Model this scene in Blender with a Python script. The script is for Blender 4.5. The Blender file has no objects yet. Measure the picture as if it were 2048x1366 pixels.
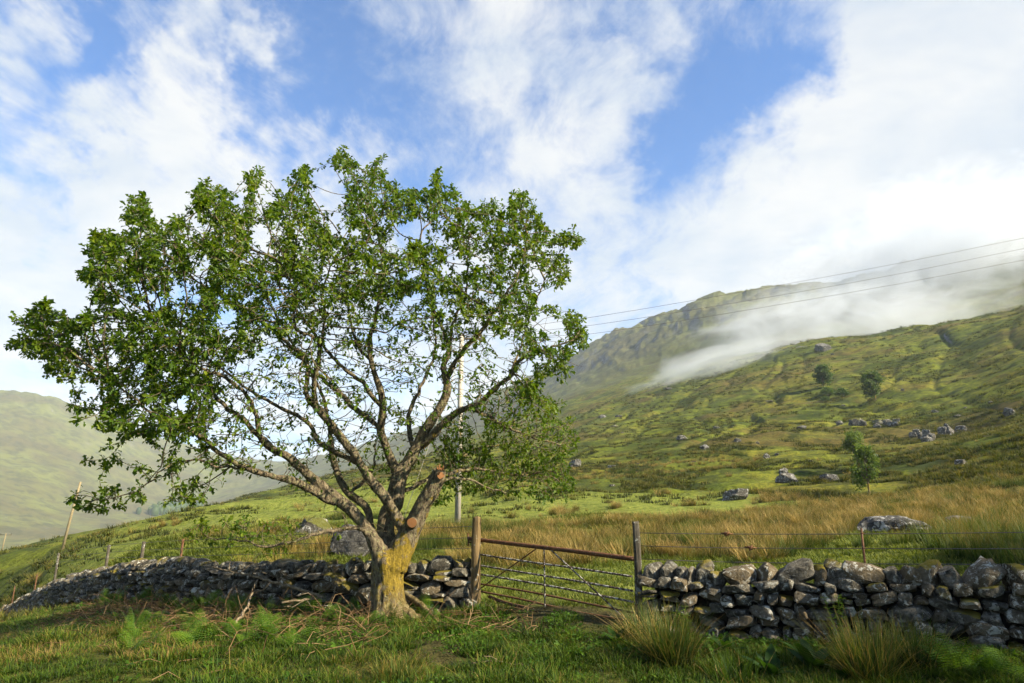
import bpy, bmesh, math, random
import numpy as np
from mathutils import Vector, Matrix, Euler

R = math.radians
SC = bpy.context.scene
COL = SC.collection

# ---------------------------------------------------------------- camera
EYE, PITCH, FPX = 1.65, R(12.6), 1365.3          # eye height, upward tilt, focal length in photo pixels (24 mm)
cam_d = bpy.data.cameras.new('camera'); cam_d.sensor_width = 36; cam_d.lens = 24
cam_d.clip_start = 0.05; cam_d.clip_end = 9000
cam = bpy.data.objects.new('camera', cam_d); COL.objects.link(cam)
cam.location = (0, 0, EYE); cam.rotation_euler = (R(90) + PITCH, 0, 0)
SC.camera = cam

# ---------------------------------------------------------------- render and exposure
SC.view_settings.view_transform = 'Standard'; SC.view_settings.look = 'None'
SC.view_settings.gamma = 1; SC.view_settings.exposure = 1.6
SC.render.engine = 'CYCLES'
cy = SC.cycles
cy.max_bounces = 6; cy.diffuse_bounces = 3; cy.glossy_bounces = 2; cy.transmission_bounces = 4
cy.transparent_max_bounces = 8; cy.volume_bounces = 2
cy.use_adaptive_sampling = True; cy.adaptive_threshold = 0.02
cy.use_denoising = True
cy.caustics_reflective = False; cy.caustics_refractive = False
cy.volume_step_rate = 1.5; cy.volume_max_steps = 96
cy.sample_clamp_indirect = 6

# ---------------------------------------------------------------- sun and sky
SUN_AZ, SUN_EL = R(114), R(34)                     # azimuth clockwise from +Y (straight ahead): to the right, a little behind
to_sun = Vector((math.sin(SUN_AZ)*math.cos(SUN_EL), math.cos(SUN_AZ)*math.cos(SUN_EL), math.sin(SUN_EL)))
sl = bpy.data.lights.new('sun', 'SUN'); sl.energy = 5.0; sl.angle = R(0.5); sl.color = (1.0, .90, .70)
sun = bpy.data.objects.new('sun', sl); COL.objects.link(sun)
sun.rotation_euler = to_sun.to_track_quat('Z', 'Y').to_euler(); sun.location = (30, -20, 40)

def ray(px, py):                                   # photo pixel -> world direction
    c, s = math.cos(PITCH), math.sin(PITCH)
    a, b = (px-1024)/FPX, (683-py)/FPX
    return Vector((a, c - s*b, s + c*b))
def at(px, py, Y):                                 # the point on that ray at depth Y
    d = ray(px, py); return Vector((0, 0, EYE)) + d*(Y/d.y)
def at_r(px, py, r):
    d = ray(px, py); return Vector((0, 0, EYE)) + d*(r/math.hypot(d.x, d.y))

world = bpy.data.worlds.new('World'); SC.world = world; world.use_nodes = True
class NT:                                          # small node helper
    def __init__(s, nt): s.nt = nt; s.n = nt.nodes; s.l = nt.links
    def add(s, t, **kw):
        n = s.n.new(t)
        for k, v in kw.items(): setattr(n, k, v)
        return n
    def link(s, a, b): s.l.new(a, b)
    def put(s, sock, v):
        if v is None: return
        if isinstance(v, bpy.types.NodeSocket): s.l.new(v, sock)
        else: sock.default_value = v
    def math(s, op, a, b=None, c=None, clamp=False):
        n = s.add('ShaderNodeMath', operation=op, use_clamp=clamp)
        s.put(n.inputs[0], a); s.put(n.inputs[1], b); s.put(n.inputs[2], c)
        return n.outputs[0]
    def vmath(s, op, a, b=None, scale=None):
        n = s.add('ShaderNodeVectorMath', operation=op)
        s.put(n.inputs[0], a); s.put(n.inputs[1], b)
        if scale is not None: s.put(n.inputs['Scale'], scale)
        return n.outputs['Value'] if op in ('DOT_PRODUCT', 'LENGTH', 'DISTANCE') else n.outputs[0]
    def noise(s, vec, scale, detail=4, rough=.55, dist=0., lac=2.):
        n = s.add('ShaderNodeTexNoise')
        s.put(n.inputs['Vector'], vec); s.put(n.inputs['Scale'], scale); s.put(n.inputs['Detail'], detail)
        s.put(n.inputs['Roughness'], rough); s.put(n.inputs['Distortion'], dist); s.put(n.inputs['Lacunarity'], lac)
        return n.outputs[0]
    def vor(s, vec, scale, feature='F1', rand=1.):
        n = s.add('ShaderNodeTexVoronoi', feature=feature)
        s.put(n.inputs['Vector'], vec); s.put(n.inputs['Scale'], scale); s.put(n.inputs['Randomness'], rand)
        return n
    def ss(s, v, a, b, lo=0., hi=1.):              # smoothstep map
        n = s.add('ShaderNodeMapRange', interpolation_type='SMOOTHSTEP')
        s.put(n.inputs['Value'], v); s.put(n.inputs['From Min'], a); s.put(n.inputs['From Max'], b)
        s.put(n.inputs['To Min'], lo); s.put(n.inputs['To Max'], hi)
        return n.outputs[0]
    def mix(s, f, a, b, blend='MIX'):
        n = s.add('ShaderNodeMix', data_type='RGBA', blend_type=blend)
        s.put(n.inputs[0], f)
        for k, v in ((6, a), (7, b)):
            if isinstance(v, tuple): v = (*v[:3], 1)
            s.put(n.inputs[k], v)
        return n.outputs[2]
    def ramp(s, f, stops):
        n = s.add('ShaderNodeValToRGB'); s.put(n.inputs[0], f)
        e = n.color_ramp.elements
        while len(e) < len(stops): e.new(.5)
        for el, (p, c) in zip(e, stops): el.position = p; el.color = (*c[:3], 1)
        return n.outputs[0]
    def mapping(s, vec, loc=(0,0,0), rot=(0,0,0), scale=(1,1,1)):
        n = s.add('ShaderNodeMapping'); s.put(n.inputs[0], vec)
        n.inputs[1].default_value = loc; n.inputs[2].default_value = rot; n.inputs[3].default_value = scale
        return n.outputs[0]

world.cycles.sampling_method = 'MANUAL'; world.cycles.sample_map_resolution = 512
w = NT(world.node_tree); w.n.clear()
sky = w.add('ShaderNodeTexSky', sky_type='NISHITA', sun_disc=False, sun_elevation=SUN_EL, sun_rotation=SUN_AZ,
            altitude=100, air_density=1.0, dust_density=.6, ozone_density=2.5)
tc = w.add('ShaderNodeTexCoord')
D = tc.outputs['Generated']
sep = w.add('ShaderNodeSeparateXYZ'); w.link(D, sep.inputs[0])
zz = w.math('MAXIMUM', w.math('ADD', sep.outputs[2], .16), .08)
comb = w.add('ShaderNodeCombineXYZ')
w.link(w.math('DIVIDE', sep.outputs[0], zz), comb.inputs[0]); w.link(w.math('DIVIDE', sep.outputs[1], zz), comb.inputs[1])
P = comb.outputs[0]                                # the cloud layer seen as a flat sheet overhead
warp = w.add('ShaderNodeTexNoise'); w.link(P, warp.inputs[0]); warp.inputs['Scale'].default_value = 1.1; warp.inputs['Detail'].default_value = 3
Pw = w.vmath('ADD', P, w.vmath('SCALE', w.vmath('SUBTRACT', warp.outputs['Color'], (.5, .5, .5)), scale=.55))
big = w.noise(w.mapping(Pw, rot=(0, 0, R(-28)), scale=(1, .62, 1)), 1.9, 8, .60)
fine = w.noise(w.mapping(Pw, rot=(0, 0, R(-35)), scale=(1, .45, 1)), 6.5, 7, .66)
cov = w.math('ADD', w.math('MULTIPLY', w.math('SUBTRACT', big, .5), 1.7), w.math('MULTIPLY', w.math('SUBTRACT', fine, .5), 1.25))
wisp = w.noise(w.mapping(Pw, rot=(0, 0, R(-40)), scale=(1, .38, 1)), 17, 5, .68)
cov = w.math('ADD', cov, w.math('MULTIPLY', w.math('SUBTRACT', wisp, .5), .55))
cov = w.math('ADD', cov, .44)
wd3 = w.add('ShaderNodeTexNoise'); w.link(D, wd3.inputs[0]); wd3.inputs['Scale'].default_value = 7; wd3.inputs['Detail'].default_value = 5; wd3.inputs['Roughness'].default_value = .62
Dw = w.vmath('NORMALIZE', w.vmath('ADD', D, w.vmath('SCALE', w.vmath('SUBTRACT', wd3.outputs['Color'], (.5, .5, .5)), scale=.30)))
# where the cloud lies thick (+) and where the blue opens (-), as directions in the sky
for (px, py, deg, wt) in [(1900, 300, 22, .42), (1680, 430, 15, .34), (2030, 560, 20, .40), (2000, 60, 14, .30), (1180, 620, 16, .36), (1170, 270, 8, .26), (1240, 200, 5, .14), (1090, 400, 9, .16),
                          (900, 60, 9, .12), (1060, 120, 7, .16), (1010, 10, 8, .06), (1290, 60, 5, .18), (310, 95, 4.5, .30), (440, 30, 4, .26), (500, 120, 4.5, .26), (390, 190, 4.5, .22), (250, 290, 7, .30), (330, 350, 9, .26), (80, 310, 6, .20), (500, 390, 9, .22),
                          (60, 720, 14, .50), (640, 420, 10, .20), (5, 90, 4.5, .48), (720, 800, 16, .36), (130, 530, 8, .26), (830, 400, 9, .12),
                          (140, 130, 5.5, -.25), (60, 210, 5, -.2), (210, 210, 4.5, -.15), (340, 10, 3.5, -.15), (640, 130, 8, -.24), (580, 230, 6, -.18), (1420, 170, 7, -.21), (1400, 320, 7, -.23), (1480, 30, 7, -.17), (820, 240, 8, -.12), (75, 430, 5, -.16), (1560, 130, 5, -.12), (1210, 60, 4, -.10), (20, 420, 5, -.10)]:
    c = ray(px, py).normalized()
    dt = w.vmath('DOT_PRODUCT', Dw, tuple(c))
    g = w.ss(dt, math.cos(R(deg)), 1.0, 0., wt)
    cov = w.math('ADD', cov, g)
low = w.ss(sep.outputs[2], .30, .0, 0., .10)
cov = w.math('ADD', cov, low)
mask = w.ss(cov, .20, 1.02)
shade = w.ss(w.noise(Pw, 2.0, 5, .6), .3, .7)
ccol = w.mix(shade, (4.2, 4.75, 5.5), (6.4, 6.3, 6.15))
base = w.vmath('MULTIPLY', sky.outputs[0], (.56, 1.08, 1.58))
final = w.mix(w.math('MULTIPLY', mask, .97), base, ccol)
bg = w.add('ShaderNodeBackground'); w.link(final, bg.inputs[0]); bg.inputs[1].default_value = .05
wo = w.add('ShaderNodeOutputWorld'); w.link(bg.outputs[0], wo.inputs[0])

# ---------------------------------------------------------------- mesh helpers
rng = np.random.default_rng(11); random.seed(11)
def tag(o, label=None, cat=None, group=None, kind=None):
    for k, v in (('label', label), ('category', cat), ('group', group), ('kind', kind)):
        if v: o[k] = v
    return o
def link(o, parent=None):
    COL.objects.link(o)
    if parent is not None: o.parent = parent
    return o
def mesh(name, v, faces, smooth=True, mats=(), attr=None, fmat=None):
    """faces: (n,3) or (n,4) array, or a list of such arrays"""
    v = np.asarray(v, np.float32)
    fl = faces if isinstance(faces, list) else [faces]
    fl = [np.asarray(f, np.int32) for f in fl if len(f)]
    tot = np.concatenate([np.full(len(f), f.shape[1], np.int32) for f in fl])
    idx = np.concatenate([f.ravel() for f in fl])
    me = bpy.data.meshes.new(name)
    me.vertices.add(len(v)); me.vertices.foreach_set('co', v.ravel())
    me.loops.add(len(idx)); me.loops.foreach_set('vertex_index', idx)
    me.polygons.add(len(tot))
    st = np.zeros(len(tot), np.int32); st[1:] = np.cumsum(tot)[:-1]
    me.polygons.foreach_set('loop_start', st)
    me.polygons.foreach_set('use_smooth', np.full(len(tot), smooth))
    for m in mats: me.materials.append(m)
    if fmat is not None: me.polygons.foreach_set('material_index', np.asarray(fmat, np.int32))
    if attr:
        for k, a in attr.items():
            at_ = me.attributes.new(k, 'FLOAT', 'POINT'); at_.data.foreach_set('value', np.asarray(a, np.float32))
    me.update(calc_edges=True); me.validate()
    return me
def obj(name, me, parent=None, loc=(0,0,0), rot=(0,0,0), scale=(1,1,1)):
    o = bpy.data.objects.new(name, me); link(o, parent)
    o.location = loc; o.rotation_euler = rot; o.scale = scale
    return o
def empty(name, loc, rz=0.):
    o = bpy.data.objects.new(name, None); COL.objects.link(o); o.location = loc; o.rotation_euler = (0, 0, rz)
    o.empty_display_size = .1
    return o
def material(name, build, rough=.9, spec=.2, disp=None):
    m = bpy.data.materials.new(name); m.use_nodes = True
    t = NT(m.node_tree); t.n.clear()
    out = t.add('ShaderNodeOutputMaterial'); b = t.add('ShaderNodeBsdfPrincipled')
    b.inputs['Roughness'].default_value = rough; b.inputs['Specular IOR Level'].default_value = spec
    t.link(b.outputs[0], out.inputs[0]); t.bsdf = b; t.out = out
    build(t)
    return m
def bump(t, h, strength=.5, dist=.02):
    n = t.add('ShaderNodeBump'); n.inputs['Strength'].default_value = strength; n.inputs['Distance'].default_value = dist
    t.put(n.inputs['Height'], h); t.link(n.outputs[0], t.bsdf.inputs['Normal'])
def tube(pts, rad, sides=8, cap=True, twist=0.):
    """one swept tube -> verts, quads, tris"""
    pts = np.asarray(pts, float); rad = np.broadcast_to(np.asarray(rad, float), (len(pts),))
    tg = np.gradient(pts, axis=0); tg /= np.linalg.norm(tg, axis=1)[:, None] + 1e-9
    ref = np.array([0, 0, 1.]) if abs(tg[0][2]) < .9 else np.array([1., 0, 0])
    u = np.cross(tg[0], ref); u /= np.linalg.norm(u)
    ang = np.arange(sides)*2*np.pi/sides
    V = []
    for p, t_, r in zip(pts, tg, rad):
        u = u - t_*u.dot(t_); u /= np.linalg.norm(u) + 1e-9
        w_ = np.cross(t_, u)
        V.append(p + r*(np.cos(ang)[:, None]*u + np.sin(ang)[:, None]*w_))
    V = np.concatenate(V); n = len(pts)
    i = np.arange(n-1)[:, None]*sides; j = np.arange(sides)[None]; k = (j+1) % sides
    q = np.stack([i+j, i+k, i+sides+k, i+sides+j], -1).reshape(-1, 4)
    t3 = np.zeros((0, 3), int)
    if cap:
        V = np.concatenate([V, pts[:1], pts[-1:]]); a, b = n*sides, n*sides+1
        jj = np.arange(sides); kk = (jj+1) % sides
        t3 = np.concatenate([np.stack([np.full(sides, a), kk, jj], -1), np.stack([np.full(sides, b), (n-1)*sides+jj, (n-1)*sides+kk], -1)])
    return V, q, t3
class Acc:                                         # collects many pieces into one mesh
    def __init__(s): s.v = []; s.q = []; s.t = []; s.n = 0; s.a = []
    def add(s, v, q=None, t=None, a=None):
        s.v.append(v)
        if q is not None and len(q): s.q.append(np.asarray(q)+s.n)
        if t is not None and len(t): s.t.append(np.asarray(t)+s.n)
        if a is not None: s.a.append(np.broadcast_to(a, (len(v),)))
        s.n += len(v)
    def mesh(s, name, mat, smooth=True, attr='var'):
        f = []
        if s.q: f.append(np.concatenate(s.q))
        if s.t: f.append(np.concatenate(s.t))
        return mesh(name, np.concatenate(s.v), f, smooth, [mat] if mat else [], {attr: np.concatenate(s.a)} if s.a else None)
def spline(pts, step):
    """Catmull-Rom through points (any dimension), resampled at about `step` of the first three coordinates"""
    p = np.asarray(pts, float)
    q = np.concatenate([[2*p[0]-p[1]], p, [2*p[-1]-p[-2]]])
    out = []
    for i in range(1, len(q)-2):
        n = max(1, int(np.ceil(np.linalg.norm(q[i+1][:3]-q[i][:3])/step)))
        for t in np.arange(n)/n:
            out.append(.5*((2*q[i]) + (-q[i-1]+q[i+1])*t + (2*q[i-1]-5*q[i]+4*q[i+1]-q[i+2])*t*t + (-q[i-1]+3*q[i]-3*q[i+1]+q[i+2])*t**3))
    out.append(p[-1]); return np.array(out)

# ---------------------------------------------------------------- noise for shapes
_perm = np.random.default_rng(5).permutation(256); _perm = np.concatenate([_perm, _perm, _perm])
_g2 = np.stack([np.cos(np.arange(256)*2.399), np.sin(np.arange(256)*2.399)], -1)
def n2(x, y):
    xi = np.floor(x).astype(int); yi = np.floor(y).astype(int); fx = x-xi; fy = y-yi
    u = fx**3*(fx*(fx*6-15)+10); v = fy**3*(fy*(fy*6-15)+10)
    def g(a, b): h = _perm[_perm[(xi+a) & 255]+((yi+b) & 255)]; return _g2[h, 0]*(fx-a)+_g2[h, 1]*(fy-b)
    return 1.5*((g(0,0)*(1-u)+g(1,0)*u)*(1-v)+(g(0,1)*(1-u)+g(1,1)*u)*v)
_g3 = np.random.default_rng(6).normal(size=(256, 3)); _g3 /= np.linalg.norm(_g3, axis=1)[:, None]
def n3(p):
    p = np.asarray(p, float); i = np.floor(p).astype(int); f = p-i; u = f**3*(f*(f*6-15)+10)
    r = 0
    for a in (0, 1):
        for b in (0, 1):
            for c in (0, 1):
                h = _perm[_perm[_perm[(i[:,0]+a) & 255]+((i[:,1]+b) & 255)]+((i[:,2]+c) & 255)]
                d = (f-np.array([a,b,c]))*_g3[h]
                r = r + d.sum(1)*(u[:,0] if a else 1-u[:,0])*(u[:,1] if b else 1-u[:,1])*(u[:,2] if c else 1-u[:,2])
    return r*1.5
def sst(a, b, x): t = np.clip((x-a)/(b-a), 0, 1); return t*t*(3-2*t)
# ================================================================ GROUND
# heights known at these places: (photo px, py, horizontal distance) or a world point
CP = []
def cp(px, py, r): CP.append(at_r(px, py, r))
def cpw(x, y, z): CP.append(Vector((x, y, z)))
for x, y in [(0, .5), (0, 4), (0, 7), (-3, 7), (3, 6.5), (-5, 8), (5, 5), (7, 4), (0, -4), (-6, 2), (6, 0), (-2, 9), (0, 9.3)]: cpw(x, y, 0.0)
for px, py, Y in [(950, 1203, 10.7), (1285, 1250, 8.95), (780, 1232, 9.9), (1700, 1282, 8.0), (2040, 1302, 7.2), (1120, 1226, 9.6)]: CP.append(at(px, py, Y))
# along the left wall: foot = coping less the wall's height
LW = [(948, 1101, 10.75), (840, 1106, 10.95), (740, 1110, 11.2), (600, 1110, 11.8), (500, 1112, 12.5), (400, 1115, 13.7), (300, 1116, 15.8), (200, 1131, 19.5), (100, 1166, 26), (30, 1201, 34), (-60, 1245, 46)]
WALL_H = .84
LWP = []
for px, py, Y in LW:
    p = at(px, py, Y); LWP.append(Vector((p.x, p.y, p.z-WALL_H)))
for q_ in spline([tuple(p) for p in LWP], 1.2): CP.append(Vector(q_))
for px, py, Y in [(0, 1366, 6.9), (0, 1290, 10.5), (0, 1240, 20), (200, 1366, 6.7), (200, 1260, 10), (200, 1205, 17.), (480, 1250, 9.5)]: CP.append(at(px, py, Y))
# field beyond the wall
for px, py, r in [(1100, 1152, 13.5), (1300, 1128, 15), (1700, 1110, 15), (2048, 1110, 14), (1150, 1085, 21), (1500, 1075, 22), (1900, 1062, 23), (916, 1049, 34), (1200, 1035, 34), (1500, 1030, 34), (1800, 1028, 32), (2048, 1030, 28),
                  (1150, 992, 58), (1350, 988, 58), (1600, 1000, 48), (1800, 1005, 44), (2048, 990, 40), (700, 1070, 26), (640, 1010, 60), (760, 1000, 60), (850, 985, 70),
                  (300, 1092, 28), (420, 1098, 21), (300, 1070, 45), (100, 1135, 46), (0, 1185, 56), (0, 1140, 72), (100, 1112, 66), (500, 1060, 40),
                  (570, 975, 210), (640, 962, 230), (400, 1032, 130), (300, 1050, 110), (200, 1071, 98), (100, 1090, 92), (0, 1108, 84), (760, 940, 240), (850, 925, 200), (950, 925, 150), (-60, 1125, 80)]: cp(px, py, r)
# the hillside on the right
for px, py, r in [(1300, 905, 115), (1150, 930, 105), (1450, 880, 120), (1600, 880, 115), (1750, 930, 75), (1850, 955, 60), (1850, 880, 110), (1950, 935, 58), (2048, 872, 72), (2048, 800, 125), (1900, 810, 150),
                  (1400, 830, 190), (1250, 850, 220), (1150, 860, 260), (1650, 790, 200), (1750, 775, 200), (1900, 730, 230), (2048, 700, 200), (1300, 780, 360), (1450, 745, 320), (1550, 715, 320), (1650, 690, 330), (1720, 688, 320), (1800, 672, 310), (1920, 655, 290), (2048, 638, 265), (2150, 615, 250),
                  (1000, 880, 330), (1080, 830, 480), (1130, 800, 600)]: cp(px, py, r)
# behind that shoulder, then the craggy ridge
for px, py, r in [(1650, 688, 420), (1800, 668, 420), (1950, 645, 400), (2100, 615, 380), (1200, 770, 720), (1300, 735, 700), (1400, 700, 680), (1500, 670, 650), (1600, 650, 640), (1800, 615, 640), (2048, 570, 640),
                  (1150, 722, 1180), (1190, 692, 1150), (1290, 656, 1080), (1360, 624, 1020), (1450, 603, 980), (1530, 583, 950), (1600, 577, 930), (1720, 562, 900), (1800, 545, 900), (1950, 510, 880), (2048, 488, 860), (2200, 440, 850)]: cp(px, py, r)
for px, py, r in [(1100, 758, 1350), (1000, 800, 1550), (900, 850, 1750), (820, 890, 1850), (740, 905, 1950), (690, 918, 2000), (640, 940, 2050), (1000, 850, 900), (850, 920, 900), (700, 960, 900)]: cp(px, py, r)
for px, r in [(1150, 1900), (1400, 1600), (1700, 1500), (2048, 1400), (2200, 1400)]:           # the far side of the ridge falls away
    p = at_r(px, 600, r); cpw(p.x, p.y, 120)
# valley floor and the far hill on the left
for px, r, z in [(-100, 350, -30), (0, 300, -28), (200, 380, -32), (400, 480, -30), (560, 560, -18), (650, 600, -5), (0, 650, -58), (300, 800, -58), (500, 900, -50)]:
    p = at_r(px, 1000, r); cpw(p.x, p.y, z)
for px, py, r in [(-150, 800, 1750), (0, 797, 1800), (60, 794, 1800), (100, 802, 1800), (190, 838, 1850), (300, 872, 1950), (400, 905, 2050), (500, 942, 2200), (580, 968, 2300), (0, 940, 1250), (200, 990, 1250), (350, 1010, 1350)]: cp(px, py, r)
for px, r in [(-100, 2700), (300, 2800), (700, 2900)]:
    p = at_r(px, 900, r); cpw(p.x, p.y, 60)
for a, r, z in [(60, 12, .3), (60, 40, 3), (60, 120, 25), (60, 300, 95), (60, 900, 300), (90, 30, 2), (90, 200, 35), (90, 900, 200), (140, 30, 0), (140, 300, 10), (140, 1500, 60), (180, 30, -.5), (180, 300, -6), (180, 1500, 20),
                (-140, 30, -1), (-140, 300, -25), (-140, 1500, 40), (-90, 15, -1.2), (-90, 40, -5), (-90, 300, -40), (-90, 1200, 120), (-60, 20, -1.8), (-60, 60, -7), (-60, 300, -35), (-60, 800, -50), (-60, 1700, 250), (60, 2500, 150), (120, 2500, 100), (-120, 2500, 100), (180, 2500, 60)]:
    cpw(r*math.sin(R(a)), r*math.cos(R(a)), z)
_c = np.array([tuple(p) for p in CP])
def _uv(x, y):
    r = np.hypot(x, y); a = np.arctan2(x, y); s = np.log(r+3)
    return np.stack([np.sin(a)*1.9*sst(.2, 8, r), np.cos(a)*1.9*sst(.2, 8, r), s], -1)
_cu = _uv(_c[:, 0], _c[:, 1]); _cr = np.hypot(_c[:, 0], _c[:, 1])
_K = np.linalg.norm(_cu[:, None]-_cu[None], axis=-1)**1.6
_n = len(_c); _A = np.zeros((_n+4, _n+4)); _A[:_n, :_n] = _K - np.eye(_n)*.0015
_A[:_n, _n] = 1; _A[:_n, _n+1:] = _cu; _A[_n:, :_n] = _A[:_n, _n:].T
_w = np.linalg.solve(_A, np.concatenate([_c[:, 2]/(_cr+6), np.zeros(4)]))
def base_h(x, y):
    x = np.atleast_1d(np.asarray(x, float)); y = np.atleast_1d(np.asarray(y, float)); out = np.empty(len(x))
    for i in range(0, len(x), 40000):
        u = _uv(x[i:i+40000], y[i:i+40000])
        d2 = (u*u).sum(1)[:, None] + (_cu*_cu).sum(1)[None] - 2*u@_cu.T
        out[i:i+40000] = (np.maximum(d2, 0)**.8)@_w[:_n] + _w[_n] + u@_w[_n+1:]
    return out*(np.hypot(x, y)+6)
_lx = np.array([p.x for p in reversed(LWP)]+[9.]); _ly = np.array([p.y for p in reversed(LWP)]+[6.])
def relief(x, y):
    r = np.hypot(x, y); z = np.zeros_like(r); calm = np.ones_like(r); nr_ = r < 70
    if nr_.any(): calm[nr_] = 1-np.exp(-(np.abs(y[nr_]-np.interp(x[nr_], _lx, _ly))/9)**2)
    for k, lam in enumerate((.7, 1.8, 4.5, 11, 26, 60, 140, 330)):
        wgt = sst(lam*1.2, lam*5, r)*(1-sst(lam*120, lam*260, r))
        if lam < 5: wgt = wgt*.6 + .4*(r < lam*260)
        o = 17.3*k
        nn = n2(x/lam+o, y/lam-o)
        if lam > 8: nn = .55*nn + .45*(1-2*np.abs(n2(x/lam*.9-o, y/lam*.9+o)))*sst(60, 300, r)
        if lam > 4: wgt = wgt*calm
        z += nn*lam*(.034 if lam < 5 else .062 if lam < 30 else .042)*wgt
    # little sheep terraces running along the slope
    hb = n2(x/14+3, y/14)*1.2
    z += .26*np.sin((x*.55+y*.85)*1.05 + 5*hb)*sst(35, 70, r)*(1-sst(180, 320, r))
    # gullies running down the hillside to the left
    u = (x*.86 - y*.5); v = (x*.5+y*.86)
    wv = .35*n2(u/26, v/40)
    for lam, dp, o in ((30, .9, 9.1), (17, .6, 3.3)):
        g = 1-np.abs(n2(u/lam+o+wv, v/(lam*7)))*7
        z -= dp*np.clip(g, 0, 1)**1.3*sst(70, 150, r)*(1-sst(330, 480, r))*sst(0, 30, x)
    # crags on the high ridge and the far hill
    cr = np.abs(n2(x/95+31, y/95)) + .5*np.abs(n2(x/38, y/38+8)) + .3*np.abs(n2(x/16-3, y/16+8))
    z += 16*(np.floor(cr*6)/6*.6+cr*.4 - .28)*sst(620, 860, r)*(1-sst(1300, 1600, r))*sst(-100, 200, x)
    z += 12*(cr-.3)*sst(1300, 1700, r)
    return z
def H(x, y):
    s = np.isscalar(x)
    x = np.atleast_1d(np.asarray(x, float)); y = np.atleast_1d(np.asarray(y, float))
    z = base_h(x, y) + relief(x, y)
    return float(z[0]) if s else z
def on_ground(px, py, r0=6., r1=900., k=0):
    """where the ray through a photo pixel first meets the ground"""
    d = ray(px, py); h = math.hypot(d.x, d.y)
    rr = np.geomspace(r0, r1, 500); X = d.x/h*rr; Y = d.y/h*rr; Z = EYE + d.z/h*rr
    below = np.nonzero(Z <= H(X, Y))[0]
    i = below[0] if len(below) else len(rr)-1
    return Vector((X[i], Y[i], H(float(X[i]), float(Y[i]))))

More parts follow.
